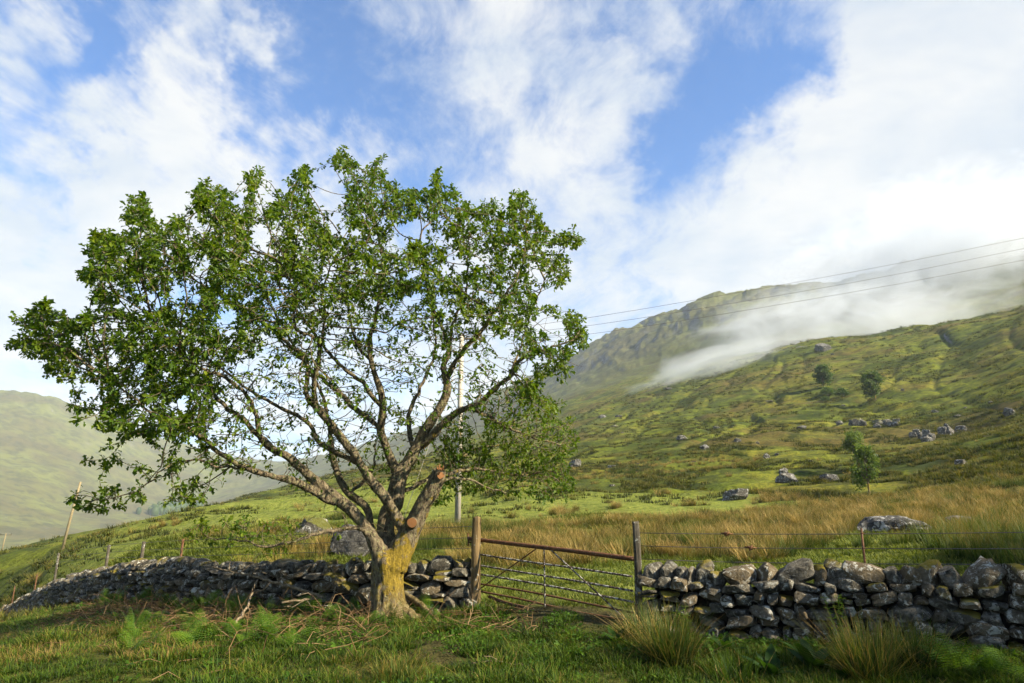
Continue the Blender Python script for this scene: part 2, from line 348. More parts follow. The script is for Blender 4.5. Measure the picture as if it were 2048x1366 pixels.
def build_ground_mat(t):
    g = t.add('ShaderNodeNewGeometry'); P = g.outputs['Position']
    sp = t.add('ShaderNodeSeparateXYZ'); t.link(P, sp.inputs[0])
    Pxy = t.vmath('MULTIPLY', P, (1, 1, .35))
    r = t.vmath('LENGTH', t.vmath('MULTIPLY', P, (1, 1, 0)))
    nz = t.add('ShaderNodeSeparateXYZ'); t.link(g.outputs['Normal'], nz.inputs[0]); nz = nz.outputs[2]
    n_big = t.noise(Pxy, .012, 5, .6); n_mid = t.noise(Pxy, .06, 5, .62, .6); n_s = t.noise(Pxy, .35, 5, .65); n_f = t.noise(Pxy, 2.5, 5, .7); n_ff = t.noise(Pxy, 14, 3, .7)
    grass = t.ramp(n_mid, [(.28, (.028, .042, .006)), (.42, (.082, .102, .009)), (.52, (.155, .168, .015)), (.66, (.18, .155, .018)), (.78, (.115, .078, .017))])
    rust = t.mix(t.ss(n_s, .3, .7), (.16, .085, .022), (.10, .07, .02))
    col = t.mix(t.ss(t.noise(Pxy, .03, 6, .68, .8), .49, .63, 0, .8), grass, rust)
    col = t.mix(t.math('MULTIPLY', t.ss(n_s, .58, .38), .75), col, (.026, .034, .007))
    col = t.mix(t.ss(n_f, .62, .35, 0, .55), col, (.022, .030, .007))
    # far hills: drier, browner heath
    far = t.ss(r, 420, 900)
    heath = t.mix(t.ss(n_big, .35, .65), (.115, .122, .034), (.085, .074, .030))
    heath = t.mix(t.ss(n_mid, .40, .66, 0, .8), heath, (.045, .046, .022))
    col = t.mix(far, col, heath)
    # short bright pasture just behind the gate and on the lawn above it
    def disc(x, y, a, b):
        d = t.vmath('LENGTH', t.vmath('MULTIPLY', t.vmath('SUBTRACT', P, (x, y, 0)), (1/a, 1/b, 0)))
        return t.ss(t.math('ADD', d, t.math('MULTIPLY', t.math('SUBTRACT', n_s, .5), .8)), 1.15, .6)
    past = t.math('MAXIMUM', disc(.9, 12.8, 3.2, 3.2), t.math('MAXIMUM', disc(6, 46, 14, 14), disc(-14, 60, 18, 40)))
    pcol = t.mix(t.ss(n_f, .35, .65), (.095, .120, .014), (.20, .215, .040))
    col = t.mix(t.math('MULTIPLY', past, .9), col, pcol)
    # trodden mud in the gateway
    mud = t.ss(t.math('ADD', t.vmath('LENGTH', t.vmath('MULTIPLY', t.vmath('SUBTRACT', P, (.55, 9.25, 0)), (1/1.5, 1/.75, 0))), t.math('MULTIPLY', t.math('SUBTRACT', n_f, .5), 1.4)), 1.2, .5)
    mud2 = t.ss(t.math('ADD', t.vmath('LENGTH', t.vmath('MULTIPLY', t.vmath('SUBTRACT', P, (-.72, 8.0, 0)), (1/.42, 1/1.1, 0))), t.math('MULTIPLY', t.math('SUBTRACT', n_f, .5), 1.4)), 1.2, .5)
    mud = t.math('MAXIMUM', mud, mud2)
    col = t.mix(mud, col, t.mix(n_ff, (.030, .017, .010), (.075, .045, .027)))
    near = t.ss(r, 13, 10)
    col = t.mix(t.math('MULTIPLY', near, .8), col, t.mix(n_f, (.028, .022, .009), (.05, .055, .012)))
    # bare rock on steep faces and in scattered outcrops
    rk = t.add('ShaderNodeMath', operation='MULTIPLY')
    steep = t.ss(t.math('ADD', nz, t.math('MULTIPLY', t.math('SUBTRACT', n_mid, .5), .5)), t.ss(r, 500, 800, .74, .84), t.ss(r, 500, 800, .60, .62))
    outc = t.math('MULTIPLY', t.ss(t.noise(Pxy, .045, 7, .72, .5), .655, .70), t.ss(r, 60, 130))
    rock = t.math('MAXIMUM', t.math('MULTIPLY', steep, t.ss(r, 100, 300)), outc)
    rcol = t.mix(t.ss(t.noise(P, .5, 6, .7), .35, .65), (.045, .043, .042), (.20, .19, .18))
    col = t.mix(rock, col, rcol)
    t.link(col, t.bsdf.inputs['Base Color'])
    h = t.math('ADD', t.math('MULTIPLY', n_f, .35), t.math('ADD', t.math('MULTIPLY', n_ff, .08), t.math('MULTIPLY', n_s, 1.4)))
    bump(t, h, .9, .55)
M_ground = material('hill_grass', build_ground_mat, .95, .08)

def build_ground():
    az = np.concatenate([np.arange(-180, -46, 4.), np.arange(-46, -41, .5), np.arange(-41, 41, .125), np.arange(41, 46, .5), np.arange(46, 180, 4.)])*math.pi/180
    rr = np.concatenate([[.4, .9, 1.6, 2.4, 3.2], np.geomspace(4, 3000, 570)])
    A, RR = np.meshgrid(az, rr)
    x = (RR*np.sin(A)).ravel(); y = (RR*np.cos(A)).ravel()
    z = H(x, y)
    nc, nr = len(az), len(rr)
    i = np.arange(nr-1)[:, None]*nc; j = np.arange(nc)[None]; k = (j+1) % nc
    q = np.stack([i+j, i+k, i+nc+k, i+nc+j], -1).reshape(-1, 4)[:, ::-1]
    v = np.stack([x, y, z], -1)
    v = np.concatenate([v, [[0, 0, H(0., .01)]]]); c = len(v)-1
    jj = np.arange(nc); t3 = np.stack([np.full(nc, c), (jj+1) % nc, jj], -1)
    me = mesh('ground', v, [q, t3], True, [M_ground])
    return tag(obj('ground', me), 'grassy valley floor rising into a rocky green hillside and ridge', 'ground', kind='structure')
ground = build_ground()
# ================================================================ STONE
def ico(sub):
    bm = bmesh.new(); bmesh.ops.create_icosphere(bm, subdivisions=sub, radius=1)
    v = np.array([x.co[:] for x in bm.verts]); f = np.array([[q.index for q in p.verts] for p in bm.faces]); bm.free()
    return v/np.linalg.norm(v, axis=1)[:, None], f
_ICO = {k: ico(k) for k in (2, 3, 4, 5)}
def rock_mesh(name, seed, mat, sub=3, planes=14, rough=.05, soft=26, box=.0, flat_base=None, stretch=(1, 1, 1)):
    """an angular stone: a sphere cut by random planes, edges worn, faces pitted; fits about a unit cube (-.5 .. .5)"""
    g = np.random.default_rng(seed); v, f = _ICO[sub]
    n = g.normal(size=(planes, 3)); n /= np.linalg.norm(n, axis=1)[:, None]; d = g.uniform(.66, 1.0, planes)
    if box:
        ax = np.concatenate([np.eye(3), -np.eye(3)]) + g.normal(size=(6, 3))*.17
        ax /= np.linalg.norm(ax, axis=1)[:, None]; n = np.concatenate([n, ax]); d = np.concatenate([d, np.full(6, box)])
    c = np.maximum(v@n.T, 1e-3)/d[None]
    rad = 1/((c**soft).sum(1)**(1/soft))
    o = seed*7.7
    p = v*rad[:, None]
    dn = .5*n3(p*1.7+o) + .3*n3(p*4+o) + (.2*n3(p*9+o) if sub > 2 else 0)
    p = p*(1+rough*2.2*dn)[:, None]*np.array(stretch)
    lo, hi = p.min(0), p.max(0); p = (p-(lo+hi)/2)/(hi-lo)
    me = mesh(name, p, f, True, [mat]); me.set_sharp_from_angle(angle=R(26)); return me

def stone_mat(name, dark, mid, lich, moss_amt=.25, moss=(.16, .125, .012), scale=1., warm=(.17, .12, .06)):
    def b(t):
        g = t.add('ShaderNodeNewGeometry'); oi = t.add('ShaderNodeObjectInfo'); rnd = oi.outputs['Random']
        P = t.vmath('ADD', g.outputs['Position'], t.vmath('SCALE', oi.outputs['Location'], scale=.37))
        a = t.noise(P, 9*scale, 6, .7); bb = t.noise(P, 34*scale, 5, .72); c = t.noise(P, 3*scale, 4, .6, .5)
        col = t.mix(t.ss(a, .3, .72), dark, mid)
        col = t.mix(t.math('MULTIPLY', t.ss(rnd, .35, .95), .6), col, warm)
        col = t.mix(t.ss(t.math('FRACT', t.math('MULTIPLY', rnd, 13.7)), .6, 1., 0, .4), col, dark)
        l1 = t.ss(t.noise(P, 8*scale, 7, .76, 1.0), .535, .585)
        l2 = t.ss(bb, .60, .68)
        col = t.mix(t.math('MULTIPLY', t.math('MAXIMUM', t.math('MULTIPLY', l1, t.ss(rnd, .1, .6, .35, 1.)), t.math('MULTIPLY', l2, .6)), .85), col, lich)
        col = t.mix(t.ss(bb, .42, .30, 0, .75), col, (.012, .011, .010))
        sp = t.add('ShaderNodeSeparateXYZ'); t.link(g.outputs['Normal'], sp.inputs[0])
        m = t.math('MULTIPLY', t.ss(t.math('ADD', t.math('MULTIPLY', sp.outputs[2], .35), c), .62, .82), t.ss(t.math('FRACT', t.math('MULTIPLY', rnd, 7.3)), 1-moss_amt, 1.02-moss_amt*.6))
        col = t.mix(t.math('MULTIPLY', m, .9), col, moss)
        t.link(col, t.bsdf.inputs['Base Color'])
        bump(t, t.math('ADD', t.math('MULTIPLY', a, 1.0), t.math('MULTIPLY', bb, .5)), 1., .06/scale)
    return material(name, b, .95, .12)
M_wall = stone_mat('wall_stone', (.020, .018, .013), (.175, .152, .112), (.50, .48, .40), .30)
M_boul = stone_mat('boulder_stone', (.030, .028, .025), (.14, .13, .11), (.50, .48, .43), .25, scale=.55, warm=(.09, .078, .058), moss=(.10, .10, .015))
M_core = material('wall_hearting', lambda t: (t.link(t.ramp(t.noise(t.add('ShaderNodeNewGeometry').outputs['Position'], 14, 5, .7), [(.3, (.006, .005, .004)), (.7, (.03, .026, .02))]), t.bsdf.inputs['Base Color'])), .95, .05)

SM3 = [rock_mesh('wall_stone_block', 100+i, M_wall, 3, 12, .085, 60, .62) for i in range(12)]
SM2 = [rock_mesh('wall_stone_small', 200+i, M_wall, 2, 12, .08, 60, .64) for i in range(12)]
CM3 = [rock_mesh('coping_block', 300+i, M_wall, 3, 13, .09, 60, .74) for i in range(12)]
CM2 = [rock_mesh('coping_small', 400+i, M_wall, 2, 13, .09, 60, .74) for i in range(10)]

def build_wall(name, label, path, body, heights, smeshes, cmeshes, wmin, wmax, seed, thick=.46, mossy=None):
    """dry-stone wall along a ground path: courses of stones on the near face, upright coping stones on top"""
    g = np.random.default_rng(seed)
    P = spline([tuple(p) for p in path], .1); P[:, 2] = H(P[:, 0], P[:, 1]) - .03
    L = np.concatenate([[0], np.cumsum(np.linalg.norm(np.diff(P[:, :2], axis=0), axis=1))])
    def pos(s): return np.array([np.interp(s, L, P[:, k]) for k in range(3)])
    def ang(s): a, b = pos(max(0, s-.25)), pos(min(L[-1], s+.25)); return math.atan2(b[1]-a[1], b[0]-a[0])
    root = empty(name, tuple(P[0])); tag(root, label, 'wall')
    inv = -Vector(P[0])
    # the hearting inside
    s = np.arange(0.08, L[-1]-.05, .12); V = []; nrm = []
    hh = body-.07
    sec = [(-thick*.5+.13, -.15), (-thick*.5+.16, hh*.5), (-thick*.5+.17, hh), (thick*.5-.1, hh), (thick*.5-.06, hh*.5), (thick*.5, -.15)]
    for si in s:
        p, a = pos(si), ang(si); n_ = np.array([-math.sin(a), math.cos(a), 0])
        if n_[1] < 0: n_ = -n_
        for o, z in sec: V.append(p + n_*(o+g.uniform(-.02, .02)) + np.array([0, 0, z+g.uniform(-.02, .02)]) - P[0])
    V = np.array(V); m = len(sec); i = np.arange(len(s)-1)[:, None]*m; j = np.arange(m-1)[None]
    q = np.stack([i+j, i+j+1, i+m+j+1, i+m+j], -1).reshape(-1, 4)
    e = (len(s)-1)*m; ends = [[0, 1, 4, 5], [1, 2, 3, 4], [e, e+1, e+4, e+5], [e+1, e+2, e+3, e+4]]
    obj('hearting', mesh('hearting', V, np.concatenate([q, ends]), False, [M_core]), root)
    z = 0
    for ci, h in enumerate(heights):
        x = -g.uniform(0, .15)
        while x < L[-1]-.05:
            wd = g.uniform(wmin, wmax)*(1.15 if g.random() < .25 else 1.)
            hs = h*g.uniform(.72, 1.22)
            split = g.random() < .22 and h > .12
            sc = max(0., min(L[-1], x+wd/2)); p, a = pos(sc), ang(sc); n_ = np.array([-math.sin(a), math.cos(a), 0])
            if n_[1] < 0: n_ = -n_
            batter = .05*(1-z/body)
            for kk in range(2 if split else 1):
                h1 = hs*.55 if split else hs; zc = z + (h1*.5 if not split else (h1*.5+kk*hs*.5))
                o = -thick*.5+.11 - batter + g.uniform(-.055, .045)
                c = p + n_*o + np.array([0, 0, zc+g.uniform(-.022, .022)]) - P[0]
                flip = g.integers(0, 2)
                obj('stone', smeshes[g.integers(len(smeshes))], root, tuple(c), (g.normal()*.12 + flip*math.pi, g.normal()*.13, a+g.normal()*.16), (wd*g.uniform(.92, 1.12), .30, h1*g.uniform(1.0, 1.22)))
            x += wd
        z += h
    x = 0.02
    while x < L[-1]-.03:
        wd = g.uniform(.09, .21); ht = g.uniform(.17, .32)
        if g.random() < .10: wd, ht = .40, .26
        sc = x+wd/2; p, a = pos(min(sc, L[-1])), ang(sc)
        c = p + np.array([0, 0, body+ht*.40-.055]) - P[0]
        obj('coping_stone', cmeshes[g.integers(len(cmeshes))], root, tuple(c), (g.normal()*.15, g.normal()*.24-.10, a+g.normal()*.22), (wd*1.15, thick*g.uniform(.7, .95), ht))
        x += wd
    return root
RP = [(1.70, 8.90), (2.9, 8.42), (4.3, 7.72), (5.5, 7.10), (7.0, 6.35), (8.4, 5.7)]
RW = [Vector((x, y, H(x, y))) for x, y in RP]
wall_r = build_wall('dry_stone_wall', 'rough dry-stone wall of dark lichened stones running off beside the weathered right-hand gate post, behind the rush tufts', RW, .63, (.14, .12, .12, .13, .12), SM3, CM3, .12, .34, 3)
wall_l = build_wall('dry_stone_wall', 'long low mossy dry-stone wall passing behind the tree trunk and curving downhill', [Vector((p.x, p.y, 0)) for p in LWP], .63, (.19, .15, .16, .13), SM2, CM2, .26, .46, 4)

# ================================================================ GATE, POSTS, FENCES
def wood_mat(name, c0, c1, lich=0.):
    def b(t):
        tcn = t.add('ShaderNodeTexCoord'); P = tcn.outputs['Object']
        gr = t.noise(t.mapping(P, scale=(22, 22, 1.6)), 2.2, 6, .7, .4); bl = t.noise(P, 12, 5, .7)
        col = t.mix(t.ss(gr, .3, .7), c0, c1)
        col = t.mix(t.ss(gr, .40, .33), col, (.012, .009, .006))
        if lich: col = t.mix(t.ss(bl, .60-.1*lich, .68-.1*lich), col, (.30, .30, .25))
        t.link(col, t.bsdf.inputs['Base Color']); bump(t, t.math('ADD', gr, t.math('MULTIPLY', bl, .3)), .9, .02)
    return material(name, b, .9, .12)
M_post1 = wood_mat('weathered_post', (.085, .055, .025), (.24, .165, .075), .1)
M_post2 = wood_mat('dark_lichened_post', (.03, .026, .02), (.12, .10, .07), .6)
M_pole = wood_mat('pole_timber', (.28, .245, .185), (.50, .45, .36))
M_pole2 = wood_mat('old_pole_timber', (.16, .125, .065), (.30, .245, .14))
def rust_b(t):
    P = t.add('ShaderNodeTexCoord').outputs['Object']; a = t.noise(P, 16, 6, .7); c = t.noise(P, 70, 4, .7)
    col = t.ramp(a, [(.3, (.045, .022, .012)), (.5, (.10, .042, .016)), (.68, (.16, .066, .022))])
    col = t.mix(t.ss(c, .60, .66, 0, .6), col, (.30, .28, .24)); t.link(col, t.bsdf.inputs['Base Color']); bump(t, c, .6, .006)
M_rust = material('rusty_steel', rust_b, .8, .3)
def flake_b(t):
    P = t.add('ShaderNodeTexCoord').outputs['Object']; a = t.noise(P, 26, 5, .75)
    col = t.mix(t.ss(a, .50, .56), (.045, .026, .018), (.34, .32, .28)); t.link(col, t.bsdf.inputs['Base Color']); bump(t, a, .6, .006)
M_flake = material('flaking_painted_steel', flake_b, .75, .3)
M_wire = material('fence_wire', lambda t: setattr(t.bsdf.inputs['Base Color'], 'default_value', (.06, .05, .045, 1)), .6, .4)

def post_mesh(name, w, d, h, mat, seed, round_=.0, taper=.92, sides=14):
    g = np.random.default_rng(seed); zs = np.concatenate([[-.25], np.linspace(0, h-.02, 12), [h]]); V = []
    an = np.arange(sides)*2*np.pi/sides
    sq = 1/np.maximum(np.abs(np.cos(an)), np.abs(np.sin(an)))
    rad = (sq*(1-round_)+1.05*round_); rad = np.minimum(rad, 1.27)
    for k, z in enumerate(zs):
        s = 1-(1-taper)*max(z, 0)/h - (.06 if k == len(zs)-1 else 0)
        wob = 1+.035*n3(np.stack([np.cos(an)*2+seed, np.sin(an)*2, np.full(sides, z*3)], -1))
        V.append(np.stack([np.cos(an)*rad*w/2*s*wob + .012*math.sin(z*3+seed), np.sin(an)*rad*d/2*s*wob, np.full(sides, z)+(.012*np.cos(an*2+seed) if k == len(zs)-1 else 0)], -1))
    V = np.concatenate(V); n = len(zs); i = np.arange(n-1)[:, None]*sides; j = np.arange(sides)[None]; kk = (j+1) % sides
    q = np.stack([i+j, i+kk, i+sides+kk, i+sides+j], -1).reshape(-1, 4)
    V = np.concatenate([V, [[0, 0, h+.004]]]); c = len(V)-1; jj = np.arange(sides)
    t3 = np.stack([np.full(sides, c), (n-1)*sides+jj, (n-1)*sides+(jj+1) % sides], -1)
    me = mesh(name, V, [q, t3], True, [mat])
    return me
def ground_pt(px, py, Y): p = at(px, py, Y); return Vector((p.x, p.y, H(p.x, p.y)))
gl = ground_pt(951, 1204, 10.62); gr_ = ground_pt(1281, 1250, 8.92)
def top_of(px, py, Y): return at(px, py, Y).z
GA = math.atan2(gr_.y-gl.y, gr_.x-gl.x)
p1 = obj('gate_post', post_mesh('gate_post', .125, .15, top_of(953, 1034, gl.y)-gl.z, M_post1, 2, .25), None, gl, (0, R(.6), GA+.35))
tag(p1, 'tall brown squared timber gate post at the hinge end of the rusty gate', 'post')
p2 = obj('gate_post', post_mesh('gate_post', .095, .11, top_of(1270, 1044, gr_.y)-gr_.z, M_post2, 5, .0), None, gr_, (0, R(-1.0), GA+.5))
tag(p2, 'dark lichen-topped squared gate post with fence wires tied to it', 'post')
# the gate hangs in the upright plane through both posts
gn = Vector((-(gr_.y-gl.y), gr_.x-gl.x, 0)).normalized(); g0 = gl - gn*.0
def gp(px, py, off=0.):
    d = ray(px, py); o = Vector((0, 0, EYE)); k = (g0 + gn*off - o).dot(gn)/d.dot(gn); return o + d*k
gate = empty('field_gate', (gl.x, gl.y, gl.z)); tag(gate, 'rusty bent tubular field gate with thin flaking bars hung between two timber posts', 'gate')
def gtube(name, pix, rad, mat, off=0., sides=10):
    P = spline([tuple(gp(x, y, off)-Vector(gl)) for x, y in pix], .08)
    V, q, t3 = tube(P, rad, sides); return obj(name, mesh(name, V, [q, t3], True, [mat]), gate)
gtube('top_rail', [(937, 1077), (1020, 1087), (1130, 1100), (1200, 1109), (1268, 1118)], .030, M_rust, .1, 12)
for i, pix in enumerate([[(960, 1109), (1060, 1124), (1150, 1136), (1264, 1153)], [(960, 1131), (1060, 1147), (1160, 1163), (1266, 1182)], [(962, 1149), (1060, 1165), (1160, 1183), (1267, 1204)],
                         [(962, 1168), (1060, 1184), (1160, 1204), (1268, 1226)], [(962, 1183), (1040, 1198), (1150, 1223), (1268, 1243)]]):
    gtube('bar', pix, .0135 if i < 3 else .0135, M_flake if i < 3 else M_rust, .1, 8)
gtube('bottom_rail', [(978, 1193), (1010, 1205), (1080, 1222), (1160, 1240), (1225, 1251), (1270, 1254)], .023, M_rust, .1, 12)
gtube('stay', [(1088, 1095), (1089, 1150), (1090, 1224)], .011, M_flake, .085, 6)
gtube('brace', [(1072, 1098), (962, 1176)], .009, M_rust, .115, 6)
gtube('brace', [(1102, 1100), (1180, 1172), (1256, 1244)], .010, M_flake, .085, 6)
gtube('hinge_pin', [(936, 1066), (937, 1092)], .012, M_rust, .1, 6)
gtube('hinge_strap', [(936, 1084), (962, 1086)], .014, M_rust, .1, 6)
gtube('latch', [(1256, 1116), (1276, 1120)], .014, M_rust, .085, 6)

# wires and stakes behind the right-hand wall
def wire(name, pts, label, rad=.0045, sag=.0, mat=M_wire, group=None, cat='wire', sides=5, step=.6):
    P = spline([tuple(p) for p in pts], step)
    V, q, t3 = tube(P-P[0], rad, sides)
    o = obj(name, mesh(name, V, [q, t3], True, [mat]), None, tuple(P[0])); return tag(o, label, cat, group)
rb = [(1.62, 8.98), (2.6, 8.85), (4.05, 8.25), (5.8, 7.5), (8.2, 6.6)]
def wire_y(pix):
    out = []
    for (px, py), (X, Y) in zip(pix, rb):
        d = ray(px, py); k = Y/d.y; out.append(Vector((d.x*k, Y, EYE+d.z*k)))
    return out
def px_of(X, Y): return 1024 + X/(Y*math.cos(PITCH))*FPX          # near enough at eye level
for i, (y0, ys, y1, nm) in enumerate([(1061, 1063, 1054, 'top'), (1085, 1090, 1089, 'middle'), (1109, 1118, 1118, 'lowest')]):
    pts = []
    for (X, Y), yy in zip(rb, [y0, (y0+ys)/2+1, ys, (ys+y1)/2+1, y1]):
        zc = EYE - (yy-988)/FPX*Y*1.0
        pts.append(Vector((X, Y, zc)))
    wire('fence_wire', pts, f'{nm} strand of plain wire running from the dark gate post above the right-hand wall', .005)
    if i < 2:
        s = pts[0].lerp(pts[1], .98 if i == 0 else 1.0); q = pts[1].lerp(pts[2], .05 if i == 0 else .22)
        c = q
        stv, stf = _ICO[2]
        me = rock_mesh('wire_strainer_body', 700+i, M_rust, 2, 10, .14, 10)
        st = empty('wire_strainer', tuple(c)); tag(st, ('rusty ratchet strainer clamped on the top fence wire', 'dark ratchet strainer clamped on the middle fence wire')[i], 'strainer')
        obj('spool', me, st, (0, 0, 0), (0, .2, -.3), (.075, .045, .05))
        V, qq, t3 = tube(np.array([[-.07, 0, .01], [0, -.02, .012], [.07, -.02, .0]]), .008, 6); obj('ratchet_bar', mesh('ratchet_bar', V, [qq, t3], True, [M_rust]), st)
        V, qq, t3 = tube(np.array([[-.02, -.02, -.03], [.02, -.025, .035]]), .009, 6); obj('pawl', mesh('pawl', V, [qq, t3], True, [M_rust]), st)
def stake(name, p, h, label, rad=.014, mat=M_rust, lean=(0, 0), group=None):
    P = np.array([[0, 0, -.2], [lean[0]*.5, lean[1]*.5, h*.5], [lean[0], lean[1], h]]); V, q, t3 = tube(P, rad, 7)
    # a row of small notches holds the wires
    a = Acc(); a.add(V, q, t3)
    for k in (.62, .8, .95):
        v2, q2, t2 = tube(np.array([[lean[0]*k-.02, lean[1]*k-.012, h*k], [lean[0]*k+.02, lean[1]*k-.012, h*k]]), rad*.45, 5); a.add(v2, q2, t2)
    o = obj(name, a.mesh(name, mat), None, tuple(p)); return tag(o, label, 'post', group)
sx, sy = 4.05, 8.2
sz = H(sx, sy); stake('fence_stake', (sx, sy, sz), EYE-(1056-988)/FPX*sy-sz+.02, 'thin rusty iron fence stake standing behind the right-hand wall', .013)

# fence behind the left wall: posts one by one, then the strands
FP = [(862, 1052, 11.6, 1), (362, 1078, 15.3, 0), (284, 1083, 17.2, 1), (215, 1090, 19.9, 1), (115, 1106, 25.6, 1), (72, 1149, 29.8, 0), (28, 1172, 35.5, 0)]
FPT = []
for (px, py, Y, thick), nth in zip(FP, ('', 'first', 'second', 'third', 'fourth', 'fifth', 'sixth')):
    t_ = at(px, py, Y); b = Vector((t_.x, t_.y, H(t_.x, t_.y)))
    FPT.append((b, t_))
    h = max(.7, t_.z-b.z)
    if px < 800:
        lab = f'slim leaning fence post behind the long mossy wall, {nth} along from the low oak branch'
        stake('fence_post', b, h, lab, .04 if thick else .025, M_post2 if thick else M_rust, (.05, 0), 'fence posts behind the long wall')
tops = [p1.location + Vector((0, .02, top_of(953, 1050, gl.y)-gl.z))] + [Vector((b.x+.05*(i > 0), b.y, t_.z)) for i, (b, t_) in enumerate(FPT)]
for i, (dz, nm) in enumerate([(.03, 'topmost'), (.20, 'second'), (.36, 'bottom')]):
    pts = [p - Vector((0, 0, dz)) for p in tops]
    wire('fence_wire', pts, f'{nm} rusty strand of the wire fence behind the long mossy wall and tree trunk', .0045, step=1.0)
